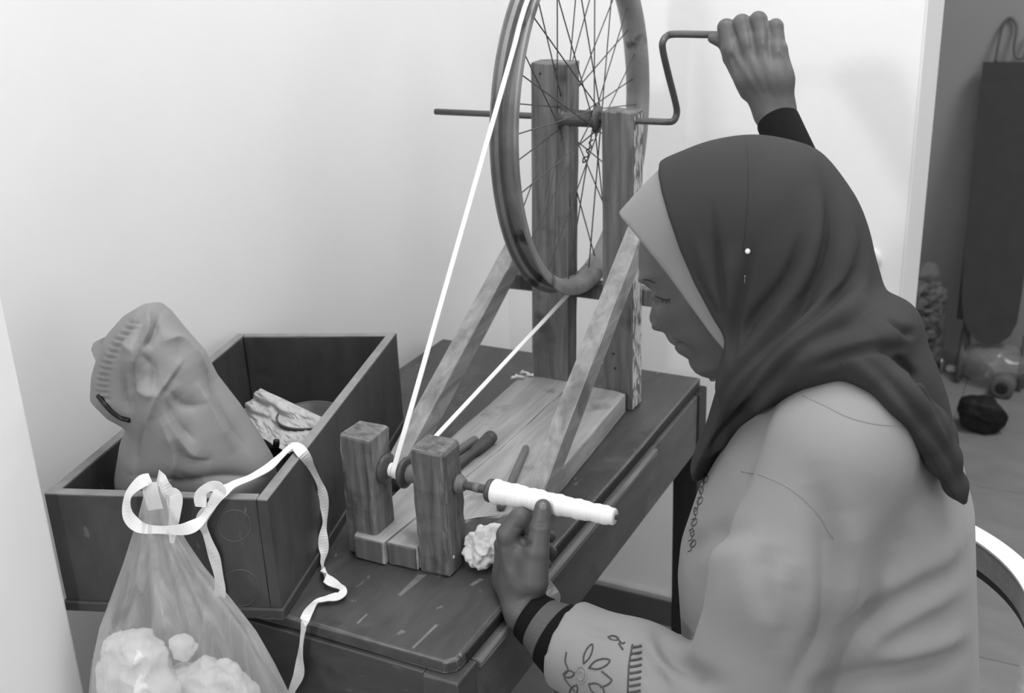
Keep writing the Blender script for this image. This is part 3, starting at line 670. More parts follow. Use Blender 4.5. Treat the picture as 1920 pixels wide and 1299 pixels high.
# crumpled clear packet, round tin and small toggle inside the box
def crumple_sheet(name, corners, n, amp, m, zmin, seed, fr=18):
    A, B, C, D = [np.array(c, float) for c in corners]; R_ = np.random.default_rng(seed); ph = R_.uniform(0, 6.3, (6, 2)); fq = R_.uniform(0.4, 1.0, (6, 2)) * fr
    nrm = np.cross(B - A, D - A); nrm /= np.linalg.norm(nrm); V = []; Fc = []
    for i in range(n + 1):
        for j in range(n + 1):
            u, v = i / n, j / n; p = (A * (1 - u) + B * u) * (1 - v) + (D * (1 - u) + C * u) * v
            from mathutils import noise as mn
            h = (mn.ridged_multi_fractal(Vector((u * 3.2 + seed, v * 3.2, 0)), 0.9, 2.1, 4, 1.0, 2.0) - 1.0) * amp * 0.9
            p = p + nrm * h; p[2] = max(p[2], zmin); V.append(p)
    N_ = len(V); V += [p - nrm * 0.0008 for p in V]
    for i in range(n):
        for j in range(n):
            a = i * (n + 1) + j; Fc.append((a, a + n + 1, a + n + 2, a + 1)); Fc.append((N_ + a, N_ + a + 1, N_ + a + n + 2, N_ + a + n + 1))
    return link(name, mesh(name, V, Fc), m, None)
zc = T + 0.10
o = crumple_sheet('plastic_packet', (onz(486, 727, T + 0.125), onz(620, 790, T + 0.10), onz(540, 850, T + 0.095), onz(440, 790, T + 0.075)), 26, 0.010, M['packet'], T + 0.02, 5)
tag(o, 'crumpled clear packet lying inside the open box', 'packet')
q = onz(560, 815, T + 0.05)
G = Grid(q - np.array([0.085, 0.10, 0.045]), q + np.array([0.085, 0.10, 0.06]), 0.004)
G.ell(q + np.array([-0.035, 0.03, -0.01]), (0.042, 0.055, 0.022), 0, 'u')
tag(link('cloth_bundle', mesh_np('cloth_bundle', *rough_mesh(*G.mesh(1), 0.008, 26, 4, True, T + 0.017)), M['grey_cloth'], None, True), 'grey wrapped bundle under the clear packet in the box', 'bundle')
tc_ = onz(580, 778, T + 0.10)
rg = [(tc_[0] + 0.050 * math.cos(2 * math.pi * a / 40), tc_[1] + 0.050 * math.sin(2 * math.pi * a / 40), T + 0.10) for a in range(40)]
tin = thing('round_tub', (tc_[0], tc_[1], T + 0.016), 'round dark tub with a pale rim inside the open box', 'tub')
link('wall', lathe_me('wall', [(0, 0.040), (0.002, 0.046), (0.084, 0.050), (0.084, 0.048), (0.004, 0.044), (0.004, 0.001)], (tc_[0], tc_[1], T + 0.016), (0, 0, 1), 36), M['turned'], tin, True)
link('rim', tube_me('rim', rg, 0.0018, 8, True), M['mark'], tin, True)
q = np.array(onz(517, 832, T + 0.110))
tag(link('cord_toggle', lathe_me('cord_toggle', [(0, 0.002), (0.001, 0.0045), (0.006, 0.005), (0.012, 0.0045), (0.013, 0.002)], q + np.array([0, 0, -0.006]), (0.1, 0.1, 1), 14), M['cord'], None, True), 'small black cord toggle on the clear packet', 'toggle')

# ================================================================== PLASTIC BAG TIED TO THE BOX
def onf(x, y, off): return onp(x, y, NF, P0 + NF * off)
pb = thing('plastic_bag', tuple(onf(350, 1299, 0.05) * np.array([1, 1, 0]) + np.array([0, 0, T - 0.28])), 'thin translucent plastic bag tied to the front of the wooden box', 'bag')
secs = [(903, 276, 300, 0.004), (935, 268, 314, 0.008), (975, 258, 330, 0.012), (1010, 246, 348, 0.018), (1060, 230, 382, 0.028), (1120, 207, 432, 0.040), (1180, 184, 478, 0.052), (1240, 171, 512, 0.060), (1299, 165, 540, 0.064), (1370, 166, 556, 0.064), (1440, 182, 545, 0.056), (1490, 230, 480, 0.040), (1512, 300, 410, 0.015)]
nu = 120; V = []; Fc = []
def sec_at(t):
    x = t * (len(secs) - 1); i = min(int(x), len(secs) - 2); f = x - i; return [secs[i][k] * (1 - f) + secs[i + 1][k] * f for k in range(4)]
ns = 70
for i in range(ns + 1):
    t = i / ns; (y, xl, xr, dp) = sec_at(t)
    for j in range(nu):
        a = 2 * math.pi * j / nu
        wv = (1 + 0.10 * math.sin(11 * a + 2.0 * t) + 0.06 * math.sin(23 * a + 1.3) + 0.05 * math.sin(17 * a + 5 * t)) * (1.0 if t < 0.35 else 1 - 0.6 * (t - 0.35))
        cx = (xl + xr) / 2 + (xr - xl) / 2 * math.cos(a) * (1 + 0.02 * math.sin(9 * a + 3 * t)); off = dp + 0.004 + dp * math.sin(a) * (0.85 + 0.5 * (wv - 1) * 2) + 0.003 * math.sin(8 * t + 6 * a) * min(1, t * 3)
        V.append(onf(cx, y + (14 * math.sin(3 * a + 1) * t * (1 - t)), max(0.0035, off)))
for i in range(ns):
    for j in range(nu): Fc.append((i * nu + j, i * nu + (j + 1) % nu, (i + 1) * nu + (j + 1) % nu, (i + 1) * nu + j))
Fc.append(tuple(ns * nu + j for j in range(nu)))
link('bag_film', mesh('bag_film', V, Fc), M['bag'], pb, True)
# stretched handles over the rim of the box
rimz = T + BH + 0.0035
h1 = [onf(292, 955, 0.012), onf(283, 925, 0.010), onf(280, 905, 0.006)]
link('bag_handle', ribbon_me('bag_handle', spline(h1, 6), [0.020] * 13, [NF] * 13, 0.0008), M['ribbon'], pb)
h2 = [onf(322, 1000, 0.016), onf(326, 960, 0.012), onf(318, 930, 0.010), onf(306, 905, 0.008), onf(296, 893, -0.002)]
P = spline(h2, 6); link('bag_handle', ribbon_me('bag_handle', P, [0.010 + 0.008 * i / len(P) for i in range(len(P))], [NF + np.array([0.3 * math.sin(i), 0, 0.2]) for i in range(len(P))], 0.0008), M['ribbon'], pb)
h3 = [onf(316, 918, 0.010), onf(330, 928, 0.014), onf(328, 960, 0.016), onf(322, 1018, 0.017)]
P = spline(h3, 6); link('bag_handle', ribbon_me('bag_handle', P, [0.006 + 0.010 * math.sin(math.pi * i / (len(P) - 1)) for i in range(len(P))], [NF] * len(P), 0.0008), M['ribbon'], pb)
# white cotton waste inside the bag
def lump(name, cx, cy, off, r, label, seed):
    R_ = np.random.default_rng(seed); c = onf(cx, cy, off); G = Grid(c - max(r) * 1.5, c + max(r) * 1.5, 0.003)
    G.ell(c, r)
    return tag(link(name, mesh_np(name, *rough_mesh(*rough_mesh(*G.mesh(1), 0.014, 17, seed, False), 0.004, 55, seed + 3, True)), M['lint'], None, True), label, 'cotton', 'cotton waste in the plastic bag')
lump('cotton_wad', 258, 1272, 0.066, (0.056, 0.030, 0.066), 'big soft white cotton wad pressed against the plastic film', 1)
lump('cotton_wad', 405, 1300, 0.066, (0.064, 0.030, 0.048), 'flat white cotton wad low in the plastic bag', 2)
lump('cotton_wad', 348, 1218, 0.060, (0.018, 0.014, 0.018), 'small white cotton twist on top inside the plastic bag', 3)
lump('cotton_wad', 330, 1390, 0.066, (0.078, 0.032, 0.045), 'wide white cotton wad at the bottom of the plastic bag', 4)

# ================================================================== WHITE RIBBON
rb = []
for (x, y, o) in ((282, 896, 0.004), (262, 905, 0.012), (240, 930, 0.018), (240, 965, 0.022), (262, 988, 0.026), (300, 993, 0.034), (345, 992, 0.030), (375, 978, 0.020), (392, 955, 0.014), (412, 925, 0.010)): rb.append(onf(x, y, o))
for (x, y, z) in ((438, 908, T + BH + 0.014), (470, 895, T + BH + 0.016), (500, 878, T + BH + 0.012), (525, 856, T + BH + 0.008)): rb.append(onz(x, y, z))
rb.append(onz(550, 836, T + BH + 0.006))
NS = np.array([ds[1], -ds[0], 0.0]); NS = NS if NS[:2] @ df > 0 else -NS; PS = np.array([FR[0], FR[1], T])
for (x, y, o) in ((568, 850, 0.003), (586, 880, 0.004), (600, 910, 0.004), (607, 940, 0.005), (609, 975, 0.005), (606, 1005, 0.006), (607, 1035, 0.008), (604, 1060, 0.011)): rb.append(onp(x, y, NS, PS + NS * o))
for (x, y, z) in ((612, 1083, T + 0.010), (630, 1096, T + 0.008), (643, 1104, T + 0.011), (638, 1116, T + 0.009), (612, 1122, T + 0.008), (590, 1130, T + 0.009)): rb.append(onz(x, y, z))
for (x, y, Y) in ((573, 1158, -0.016), (567, 1190, -0.018), (563, 1230, -0.017), (560, 1265, -0.018), (546, 1299, -0.020), (540, 1340, -0.020)): rb.append(ony(x, y, Y))
P = spline(rb, 6); k = len(P); Nn = []; Wd = []
for i in range(k):
    p = P[i]; t = i / (k - 1)
    if i <= 58: n = NF + np.array([0.25 * math.sin(i * 0.4), 0, 0.45 + 0.3 * math.sin(i * 0.33)])
    elif i <= 90: n = np.array([0.1, -0.55, 1.0])
    elif i <= 138: n = NS + np.array([0, -0.9 + 0.55 * math.sin(i * 0.45), 0.1])
    elif i <= 176: n = np.array([0.1 * math.sin(i), -0.25, 1.0])
    else: n = np.array([0.5 * math.sin(i * 0.2), -1, 0.3])
    Nn.append(n); Wd.append((0.0125 if t < 0.46 else 0.0110) + 0.0030 * math.sin(i * 0.37))
tag(link('cloth_ribbon', ribbon_me('cloth_ribbon', P, Wd, Nn, 0.0010), M['ribbon'], None), 'long white cloth ribbon trailing over the box and down the table front', 'ribbon')
r2 = [onf(376, 950, 0.016), onf(377, 925, 0.013), onf(395, 912, 0.010), onf(415, 918, 0.008), onf(398, 945, 0.008), onf(378, 975, 0.008), onf(388, 1005, 0.006), onf(402, 1045, 0.006), onf(411, 1085, 0.005), onf(413, 1118, 0.005)]
P = spline(r2, 6); tag(link('cloth_ribbon', ribbon_me('cloth_ribbon', P, [0.013 + 0.002 * math.sin(i * 0.5) for i in range(len(P))], [NF + np.array([0.35 * math.sin(i * 0.3), 0, 0.1]) for i in range(len(P))], 0.0010), M['ribbon'], None), 'short white cloth ribbon end hanging down the box front', 'ribbon')

# ================================================================== THE WOMAN
YM = 0.30                                          # her middle plane; she faces -x
pe = thing('person', (0.40, YM, 0.0), 'seated person in a dark headscarf and pale blouse turning the crank', 'person')
def XZ(px): return [(lambda q: (q[0], q[2]))(ony(x, y, YM)) for (x, y) in px]
def Q3(px, py, y): return ony(px, py, y)

# ---------------- head (own shape from a traced profile), hands and limbs, joined into one body
tilt = math.radians(31)
FD = np.array([-math.cos(tilt), 0, -math.sin(tilt)]); UD = np.array([-math.sin(tilt), 0, math.cos(tilt)])
HC = ony(1372, 520, YM)
pro = [(1222, 405), (1208, 435), (1200, 466), (1200, 497), (1205, 520), (1211, 531), (1221, 542), (1225, 553), (1224, 568), (1221, 580), (1218, 592), (1219, 600), (1223, 608), (1231, 613), (1240, 614), (1248, 615),
       (1251, 620), (1254, 629), (1258, 637), (1264, 640.5), (1270, 642), (1267.5, 646), (1268, 651), (1273, 658), (1284, 664), (1290, 669), (1293, 676), (1297, 685), (1305, 695), (1316, 702), (1330, 706)]
ah = []
for p in pro:
    q = ony(p[0], p[1], YM) - HC; ah.append((q @ UD, q @ FD))
hs = []; as_ = []
last = 1e9
for (h, a) in ah:
    h = min(h, last - 0.0004); last = h; hs.append(h); as_.append(a)
hs = np.array(hs[::-1]); as_ = np.array(as_[::-1])           # ascending h
def H_of(i): return float((ony(pro[i][0], pro[i][1], YM) - HC) @ UD)
h_brow, h_eye, h_tip, h_base, h_mouth, h_chin = H_of(4), H_of(6), H_of(10), H_of(15), H_of(20), H_of(28)
noless = np.interp(hs, [hs[0], h_chin, H_of(25), H_of(17), H_of(6), h_brow, hs[-1]],
                   [as_[0], np.interp(h_chin, hs, as_), np.interp(H_of(25), hs, as_), np.interp(H_of(17), hs, as_), np.interp(H_of(6), hs, as_), np.interp(h_brow, hs, as_), as_[-1]])
nh, nphi = 230, 200
h_top = 0.112
hh = np.linspace(hs[0] - 0.004, h_top, nh); Vh = np.zeros((nh, nphi, 3))
ph = np.linspace(-math.pi, math.pi, nphi, endpoint=False)
a_full = np.interp(hh, hs, as_); a_base = np.interp(hh, hs, noless)
top0 = hs[-1]
for i, h in enumerate(hh):
    if h > top0:
        t = (h - top0) / (h_top - top0); af = as_[-1] * math.sqrt(max(0.0, 1 - t * t)); ab = af; wd = 0.064 * math.sqrt(max(0.0, 1 - t * t)); bk = 0.085 * math.sqrt(max(0.0, 1 - t * t))
    else:
        af, ab = a_full[i], a_base[i]
        wd = np.interp(h, [hs[0], h_chin, h_mouth, h_tip, h_eye, top0], [0.032, 0.038, 0.050, 0.060, 0.063, 0.064]); bk = np.interp(h, [hs[0], h_mouth, h_eye, top0], [0.0, 0.05, 0.085, 0.085])
    c = np.cos(ph); s = np.sin(ph)
    b = wd * np.sign(s) * np.abs(s) ** 0.92
    front_a = ab * np.sign(c) * np.abs(c) ** 1.05; back_a = bk * c
    a = np.where(c >= 0, front_a, back_a)
    msk = np.clip(c * 2.2, 0, 1)
    dn = af - ab
    sig = np.interp(h, [hs[0], h_chin, H_of(25), h_mouth, H_of(17), h_base, h_tip, H_of(7), h_brow, top0], [0.024, 0.024, 0.020, 0.020, 0.018, 0.0125, 0.0120, 0.0085, 0.02, 0.03])
    a = a + dn * np.exp(-(b / sig) ** 2) * msk
    ga = lambda hb, sb, hc, sh: np.exp(-((np.abs(b) - hb) / sb) ** 2) * math.exp(-((h - hc) / sh) ** 2) * msk
    a = a + 0.0095 * ga(0.0140, 0.0062, h_base + 0.008, 0.0080)             # wings of the nose
    a = a - 0.0070 * ga(0.0215, 0.0048, h_base + 0.003, 0.011)              # groove beside them
    a = a - 0.0110 * ga(0.026, 0.015, h_eye - 0.002, 0.011)                 # eye sockets
    a = a + 0.0095 * ga(0.030, 0.011, h_eye - 0.005, 0.0075)                # lowered lids
    a = a + 0.0045 * ga(0.034, 0.016, h_brow + 0.002, 0.006)                # brow ridge
    a = a + 0.0065 * ga(0.042, 0.016, h_tip - 0.006, 0.016); a = a - 0.0035 * ga(0.034, 0.012, h_eye - 0.016, 0.005)                 # cheek
    a = a - 0.0050 * ga(0.0285, 0.005, h_mouth + 0.003, 0.015); a = a + 0.0030 * ga(0.040, 0.007, h_mouth + 0.006, 0.018)               # smile fold
    a = a - 0.0030 * ga(0.000, 0.014, H_of(25), 0.004)
    Vh[i] = HC + a[:, None] * FD + b[:, None] * np.array([0, 1.0, 0]) + h * UD
V = Vh.reshape(-1, 3); fc = []
for i in range(nh - 1):
    j = np.arange(nphi); fc.append(np.stack([i * nphi + j, i * nphi + (j + 1) % nphi, (i + 1) * nphi + (j + 1) % nphi, (i + 1) * nphi + j], 1))
fc = np.concatenate(fc)[:, ::-1]
bV = [V]; bQ = [fc]; bM = []
lipc = HC + np.interp(h_mouth, hs, as_) * FD + h_mouth * UD
cen = V[fc].mean(1); rel = cen - HC; hb_ = rel @ UD; bb_ = np.abs(cen[:, 1] - YM); ff_ = rel @ FD
lipm = (hb_ > H_of(23) - 0.0005) & (hb_ < H_of(18) + 0.001) & (bb_ < 0.020 - 60 * (hb_ - h_mouth) ** 2) & (ff_ > 0.03)
bM.append(np.where(lipm, 1, 0))
noff = len(V)
def add_body(V, Q):
    global noff
    bV.append(V); bQ.append(Q + noff); bM.append(np.zeros(len(Q), int)); noff += len(V)

# left hand feeding the thread
def hand(lo, hi, h, parts, webs):
    G = Grid(lo, hi, h)
    for (pts, rr, k) in webs: G.poly(pts, rr, k)
    base = G.D.copy()
    for (pts, rr) in parts:
        G2 = Grid(lo, hi, h); G2.poly(pts, rr, 0.003)
        k = 0.0035; a, b = G.D, G2.D; hh_ = np.maximum(k - np.abs(a - b), 0) / k; G.D = np.minimum(a, b) - hh_ * hh_ * k * 0.25
    return G
LW = Q3(983, 1146, 0.130); LF = np.array([0.105, 0.115, T - 0.024])
iM, mM, rM, pM = Q3(951, 1003, 0.150), Q3(945, 1022, 0.168), Q3(944, 1047, 0.184), Q3(950, 1078, 0.196)
webs = [([LF, LW], [0.026, 0.0225], 0.006), ([LW, Q3(966, 1090, 0.150), iM], [0.021, 0.021, 0.0125], 0.012), ([LW, Q3(955, 1085, 0.165), mM], [0.020, 0.020, 0.0125], 0.012),
        ([LW, rM], [0.020, 0.012], 0.012), ([LW, pM], [0.018, 0.011], 0.012), ([Q3(988, 1095, 0.140), Q3(985, 1050, 0.158)], [0.022, 0.017], 0.012), ([Q3(975, 1060, 0.160), Q3(972, 1025, 0.170)], [0.020, 0.016], 0.012), ([Q3(966, 1022, 0.160), Q3(994, 1040, 0.154)], [0.0165, 0.0175], 0.010), ([Q3(998, 1092, 0.142), Q3(1002, 1050, 0.150)], [0.0190, 0.0185], 0.010)]
parts = [([Q3(1000, 1088, 0.138), Q3(1006, 1035, 0.148), Q3(1013, 988, 0.160), Q3(1018, 951, 0.170)], [0.0190, 0.0155, 0.0128, 0.0106]),
         ([iM, Q3(974, 970, 0.164), Q3(993, 984, 0.172), Q3(1000, 1004, 0.172)], [0.0140, 0.0126, 0.0112, 0.0095]),
         ([mM, Q3(965, 985, 0.198), Q3(1006, 992, 0.208), Q3(1031, 1006, 0.204)], [0.0122, 0.0105, 0.0092, 0.0080]),
         ([rM, Q3(972, 1012, 0.214), Q3(1010, 1016, 0.216), Q3(1034, 1034, 0.208)], [0.0115, 0.0100, 0.0088, 0.0076]),
         ([pM, Q3(980, 1045, 0.216), Q3(1008, 1046, 0.216), Q3(1025, 1058, 0.206)], [0.0105, 0.0088, 0.0078, 0.0068])]
allp = np.array([p for (ps, *_) in parts for p in ps] + [LW, LF])
GL = hand(allp.min(0) - 0.04, allp.max(0) + 0.04, 0.0016, parts, webs); V, Q = GL.mesh(1)
V = fold_mesh(V, Q, [([(1003, 986), (1014, 988), (1026, 986)], -0.0011, 0.0022, False), ([(1004, 979), (1015, 981), (1026, 979)], -0.0009, 0.0020, False), ([(962, 982), (972, 990), (984, 990)], -0.0010, 0.0025, False), ([(970, 1010), (986, 1020), (996, 1014)], -0.0030, 0.0045, False), ([(948, 1140), (972, 1128), (1000, 1112)], -0.0014, 0.0040, False), ([(940, 1010), (946, 1050), (958, 1095)], 0.0015, 0.0060, False)])
add_body(V, Q)
# right hand on the crank handle
RW_ = Q3(1452, 218, 0.660); RF = RW_ + (np.array(ony(1548, 440, 0.555)) - RW_) * 0.35
kx = [(1371, 92, 1362, 52), (1400, 78, 1391, 44), (1430, 76, 1422, 38), (1459, 94, 1454, 50)]
webs = [([RF, RW_], [0.0245, 0.0250], 0.008)]; parts = []
for i, (mx_, my_, ix, iy) in enumerate(kx):
    m_ = Q3(mx_, my_, 0.672); webs.append(([Q3(1438 + i * 9, 205, 0.662), Q3((1438 + i * 9 + mx_) / 2, (205 + my_) / 2, 0.660), m_], [0.0185, 0.0175, 0.0135], 0.014))
    r = (0.0125, 0.0128, 0.0122, 0.0108)[i]
    parts.append(([m_, Q3(ix, iy, 0.684), Q3(ix + 1, iy + 4, 0.714), Q3(ix + 3, iy + 36, 0.716)], [r * 1.05, r, r * 0.88, r * 0.72]))
parts.append(([Q3(1408, 168, 0.664), Q3(1372, 108, 0.682), Q3(1360, 80, 0.691), Q3(1336, 72, 0.690)], [0.0170, 0.0125, 0.0105, 0.0072]))
allp = np.array([p for (ps, *_) in parts for p in ps] + [RW_, RF])
GR = hand(allp.min(0) - 0.04, allp.max(0) + 0.04, 0.0018, parts, webs); V, Q = GR.mesh(1)
V = fold_mesh(V, Q, [([(1377, 58), (1384, 92), (1394, 122)], -0.0030, 0.0050, False), ([(1406, 50), (1413, 88), (1418, 118)], -0.0030, 0.0050, False), ([(1440, 55), (1444, 88), (1446, 120)], -0.0030, 0.0050, False), ([(1376, 98), (1402, 142), (1436, 196)], 0.0014, 0.0050, False),
                     ([(1404, 92), (1420, 140), (1446, 196)], 0.0014, 0.0050, False), ([(1432, 92), (1442, 140), (1456, 196)], 0.0014, 0.0050, False), ([(1364, 92), (1371, 94), (1378, 92)], 0.0026, 0.0075, False), ([(1394, 80), (1401, 82), (1408, 80)], 0.0026, 0.0075, False), ([(1424, 80), (1430, 82), (1437, 80)], 0.0026, 0.0075, False), ([(1453, 95), (1459, 97), (1465, 95)], 0.0022, 0.0070, False), ([(1372, 100), (1376, 118), (1384, 138)], -0.0020, 0.0060, False)])
add_body(V, Q)
# limbs and trunk under the clothes
SL, EL = np.array([0.385, 0.150, T + 0.255]), np.array([0.315, 0.075, T - 0.045])
SR, ER = np.array([0.345, 0.420, T + 0.235]), np.array(ony(1548, 440, 0.555))
G = Grid((-0.22, 0.0, 0.0), (0.62, 0.72, T + 0.60), 0.009)
G.poly([np.array([0.42, YM, T - 0.27]), np.array([0.40, YM, T + 0.0]), np.array([0.40, YM, T + 0.2])], [0.12, 0.095, 0.085], 0.05)
G.cap(np.array([0.39, 0.19, T + 0.27]), np.array([0.365, 0.375, T + 0.25]), 0.05, 0.045, 0.05)
G.poly([np.array([0.37, YM, T + 0.27]), np.array([0.31, YM, T + 0.33]), HC - FD * 0.03], [0.055, 0.055, 0.06], 0.04)
G.poly([SL, EL, LF], [0.05, 0.04, 0.026], 0.02); G.poly([SR, ER, RF], [0.045, 0.028, 0.024], 0.02)
HPL, KNL, HPR, KNR = np.array([0.42, 0.20, T - 0.29]), np.array([0.045, 0.155, T - 0.260]), np.array([0.42, 0.40, T - 0.29]), np.array([0.015, 0.405, T - 0.276])
FTL, FTR = np.array([0.11, 0.17, 0.075]), np.array([0.05, 0.43, 0.075])
for (a, b, c) in ((HPL, KNL, FTL), (HPR, KNR, FTR)):
    G.poly([a, b, c], [0.075, 0.050, 0.035], 0.03); G.cap(c + np.array([0.03, 0, -0.035]), c + np.array([-0.14, 0, -0.050]), 0.032, 0.022, 0.03)
add_body(*keep_big(*G.mesh(2)))
me = mesh_np('body', np.concatenate(bV), np.concatenate(bQ)); me.materials.append(M['skin']); me.materials.append(M['lip'])
mi = np.concatenate(bM)
if len(mi) == len(me.polygons): me.polygons.foreach_set('material_index', mi.astype(np.int32))
body = link('body', me, None, pe, True)
bvh_body = BVHTree.FromPolygons([tuple(v) for v in bV[0]], [tuple(q) for q in fc.tolist()])
def stroke(name, bvh, px, r, m, parent, n=5, off=0.0003, label=None, taper=False):
    Q = [hit(bvh, x, y, off) for (x, y) in spline(px, n)]; Q = [q for q in Q if q is not None]
    if len(Q) < 2: return None
    rr = [r * (0.35 + 0.65 * math.sin(math.pi * (0.15 + 0.7 * i / (len(Q) - 1)))) for i in range(len(Q))] if taper else r
    return link(name, tube_me(name, Q, rr, 6), m, parent, True, label)
stroke('eyelash', bvh_body, [(1229, 556), (1238, 559), (1248, 562), (1257, 561)], 0.0013, M['hair_dark'], body, off=0.0, taper=True, label='lowered dark lashes')
for (a, b) in (((1240, 560), (1243, 567)), ((1246, 561), (1250, 569)), ((1251, 561), (1256, 568))): stroke('eyelash', bvh_body, [a, b], 0.0006, M['hair_dark'], body, off=0.0008)
stroke('eyebrow', bvh_body, [(1206, 524), (1216, 525), (1228, 530)], 0.0011, M['hair_dark'], body, off=0.0, taper=True)
stroke('mouth_line', bvh_body, [(1267, 642), (1274, 641), (1283, 643)], 0.0006, M['hair_dark'], body, off=0.0, taper=True)

# ---------------- blouse
G = Grid((0.02, -0.06, T - 0.42), (0.64, 0.70, T + 0.50), 0.0048)
tor = [(0.31, 0.33), (0.245, 0.23), (0.205, 0.14), (0.186, 0.07), (0.183, 0.03), (0.19, -0.06), (0.19, -0.20), (0.17, -0.40), (0.60, -0.40), (0.575, -0.20), (0.556, -0.08), (0.542, 0.03), (0.527, 0.15), (0.495, 0.25), (0.455, 0.325), (0.39, 0.365)]
G.inflate([(x, z + T) for (x, z) in tor], YM, 0.165, ysc=1.06)
G.cap(np.array([0.400, 0.185, T + 0.285]), np.array([0.375, 0.370, T + 0.265]), 0.066, 0.058, 0.05)
G.poly([np.array([0.392, 0.165, T + 0.270]), np.array([0.355, 0.118, T + 0.140]), EL + np.array([0.0, 0, 0.0])], [0.068, 0.072, 0.070], 0.030)
G.poly([EL, np.array([0.19, 0.105, T - 0.032]), np.array([0.098, 0.117, T - 0.022])], [0.070, 0.060, 0.056], 0.030)
G.poly([SR, ER + (SR - ER) * 0.1], [0.056, 0.040], 0.035)
# open end of the near sleeve
sd_ = np.array([0.098, 0.117, T - 0.022]) - np.array([0.19, 0.105, T - 0.032]); sd_ /= np.linalg.norm(sd_)
c0_ = np.array([0.092, 0.1175, T - 0.0215]); S = G.sl(c0_ - 0.10, c0_ + 0.08); X, Yy, Z = G.pts(S)
pl = -((X - c0_[0]) * sd_[0] + (Yy - c0_[1]) * sd_[1] + (Z - c0_[2]) * sd_[2]); G.D[S] = np.maximum(G.D[S], -pl).astype(np.float32)
V, Q = keep_big(*G.mesh(3))
fo = []
for px, a_, w_ in (([(1798, 1058), (1720, 1108), (1640, 1150), (1570, 1185)], 0.011, 0.020), ([(1815, 1225), (1740, 1248), (1640, 1268), (1500, 1292)], 0.010, 0.016), ([(1800, 1130), (1700, 1180), (1610, 1235)], 0.006, 0.018),
                   ([(1520, 905), (1550, 985), (1562, 1080), (1552, 1170), (1522, 1240), (1480, 1299)], 0.012, 0.018), ([(1280, 1052), (1308, 1018), (1360, 1000), (1420, 992)], 0.0045, 0.016),
                   ([(1200, 1200), (1216, 1245), (1245, 1295)], 0.008, 0.009), ([(1236, 1180), (1250, 1225), (1290, 1262), (1350, 1280)], 0.010, 0.012), ([(1222, 1225), (1236, 1262), (1258, 1298)], 0.005, 0.006),
                   ([(1440, 1020), (1430, 1090), (1440, 1170)], 0.004, 0.016), ([(1490, 1060), (1482, 1150), (1455, 1230)], 0.004, 0.016), ([(1690, 980), (1700, 1040), (1660, 1090)], 0.005, 0.02), ([(1080, 1172), (1130, 1185), (1170, 1190)], 0.004, 0.008)):
    fo.append((px, -a_ * 1.5, w_, False))
for px, a_, w_ in (([(1812, 1100), (1740, 1140), (1640, 1200), (1580, 1260)], 0.008, 0.018), ([(1815, 1190), (1730, 1222), (1620, 1245)], 0.007, 0.016), ([(1805, 1000), (1760, 1060), (1680, 1105), (1600, 1130)], 0.007, 0.022), ([(1209, 1215), (1230, 1262), (1258, 1298)], 0.006, 0.008),
                   ([(1226, 1196), (1244, 1245), (1300, 1282)], 0.006, 0.009), ([(1410, 1000), (1400, 1080), (1415, 1180)], 0.002, 0.02), ([(1465, 1040), (1458, 1130), (1440, 1220)], 0.004, 0.016), ([(1585, 960), (1592, 1060), (1580, 1160)], 0.006, 0.022), ([(1300, 1075), (1340, 1040), (1420, 1022)], 0.002, 0.018)):
    fo.append((px, a_ * 1.35, w_, False))
V = fold_mesh(V, Q, fo)
bl = link('blouse', mesh_np('blouse', V, Q), M['blouse'], pe, True, 'pale cotton blouse with embroidered sleeves')
bvh_bl = bvh_of(V, Q)
for px in ([(1390, 884), (1430, 892), (1480, 915), (1530, 960), (1562, 1010)], [(1505, 742), (1545, 760), (1590, 782), (1640, 795), (1700, 800)]): stroke('seam', bvh_bl, px, 0.0007, M['seam'], bl, off=0.0)
def petal(cx, cy, ang, ln, wd): # a leaf-shaped loop drawn in stitches
    ca, sa = math.cos(ang), math.sin(ang); return [(cx + ca * u * ln - sa * v * wd, cy + sa * u * ln + ca * v * wd) for (u, v) in ((0, 0), (0.35, 0.42), (0.75, 0.38), (1, 0), (0.75, -0.38), (0.35, -0.42), (0, 0))]
emb = [petal(1104, 1252, -0.35, 42, 18), petal(1094, 1244, -1.15, 40, 13), petal(1104, 1282, 0.55, 34, 20), petal(1078, 1262, 3.0, 22, 14), petal(1082, 1284, 2.1, 24, 14), petal(1140, 1194, 0.2, 20, 9),
       [(1062, 1222), (1060, 1240), (1065, 1255), (1058, 1268), (1066, 1282), (1078, 1296)], [(1128, 1258), (1138, 1266), (1147, 1275), (1138, 1284), (1126, 1288)], [(1158, 1197), (1166, 1206), (1172, 1204)], [(1160, 1206), (1168, 1218)], [(1186, 1208), (1180, 1240), (1178, 1270), (1177, 1299)]]
for px in emb: stroke('embroidery', bvh_bl, px, 0.0011, M['stitch'], bl, off=0.0002)
for (cx, cy, rx, ry) in ((1090, 1265, 10, 16), (1089, 1266, 6, 9)): stroke('embroidery', bvh_bl, [(cx + rx * math.cos(a * 0.7), cy + ry * math.sin(a * 0.7)) for a in range(10)], 0.0012, M['stitch2'], bl, off=0.0002)
for i in range(8): stroke('embroidery', bvh_bl, [(1183 - i * 0.4, 1214 + i * 12), (1196 - i * 0.4, 1212 + i * 12), (1203 - i * 0.3, 1210 + i * 12)], 0.0016, M['stitch'], bl, off=0.0002)
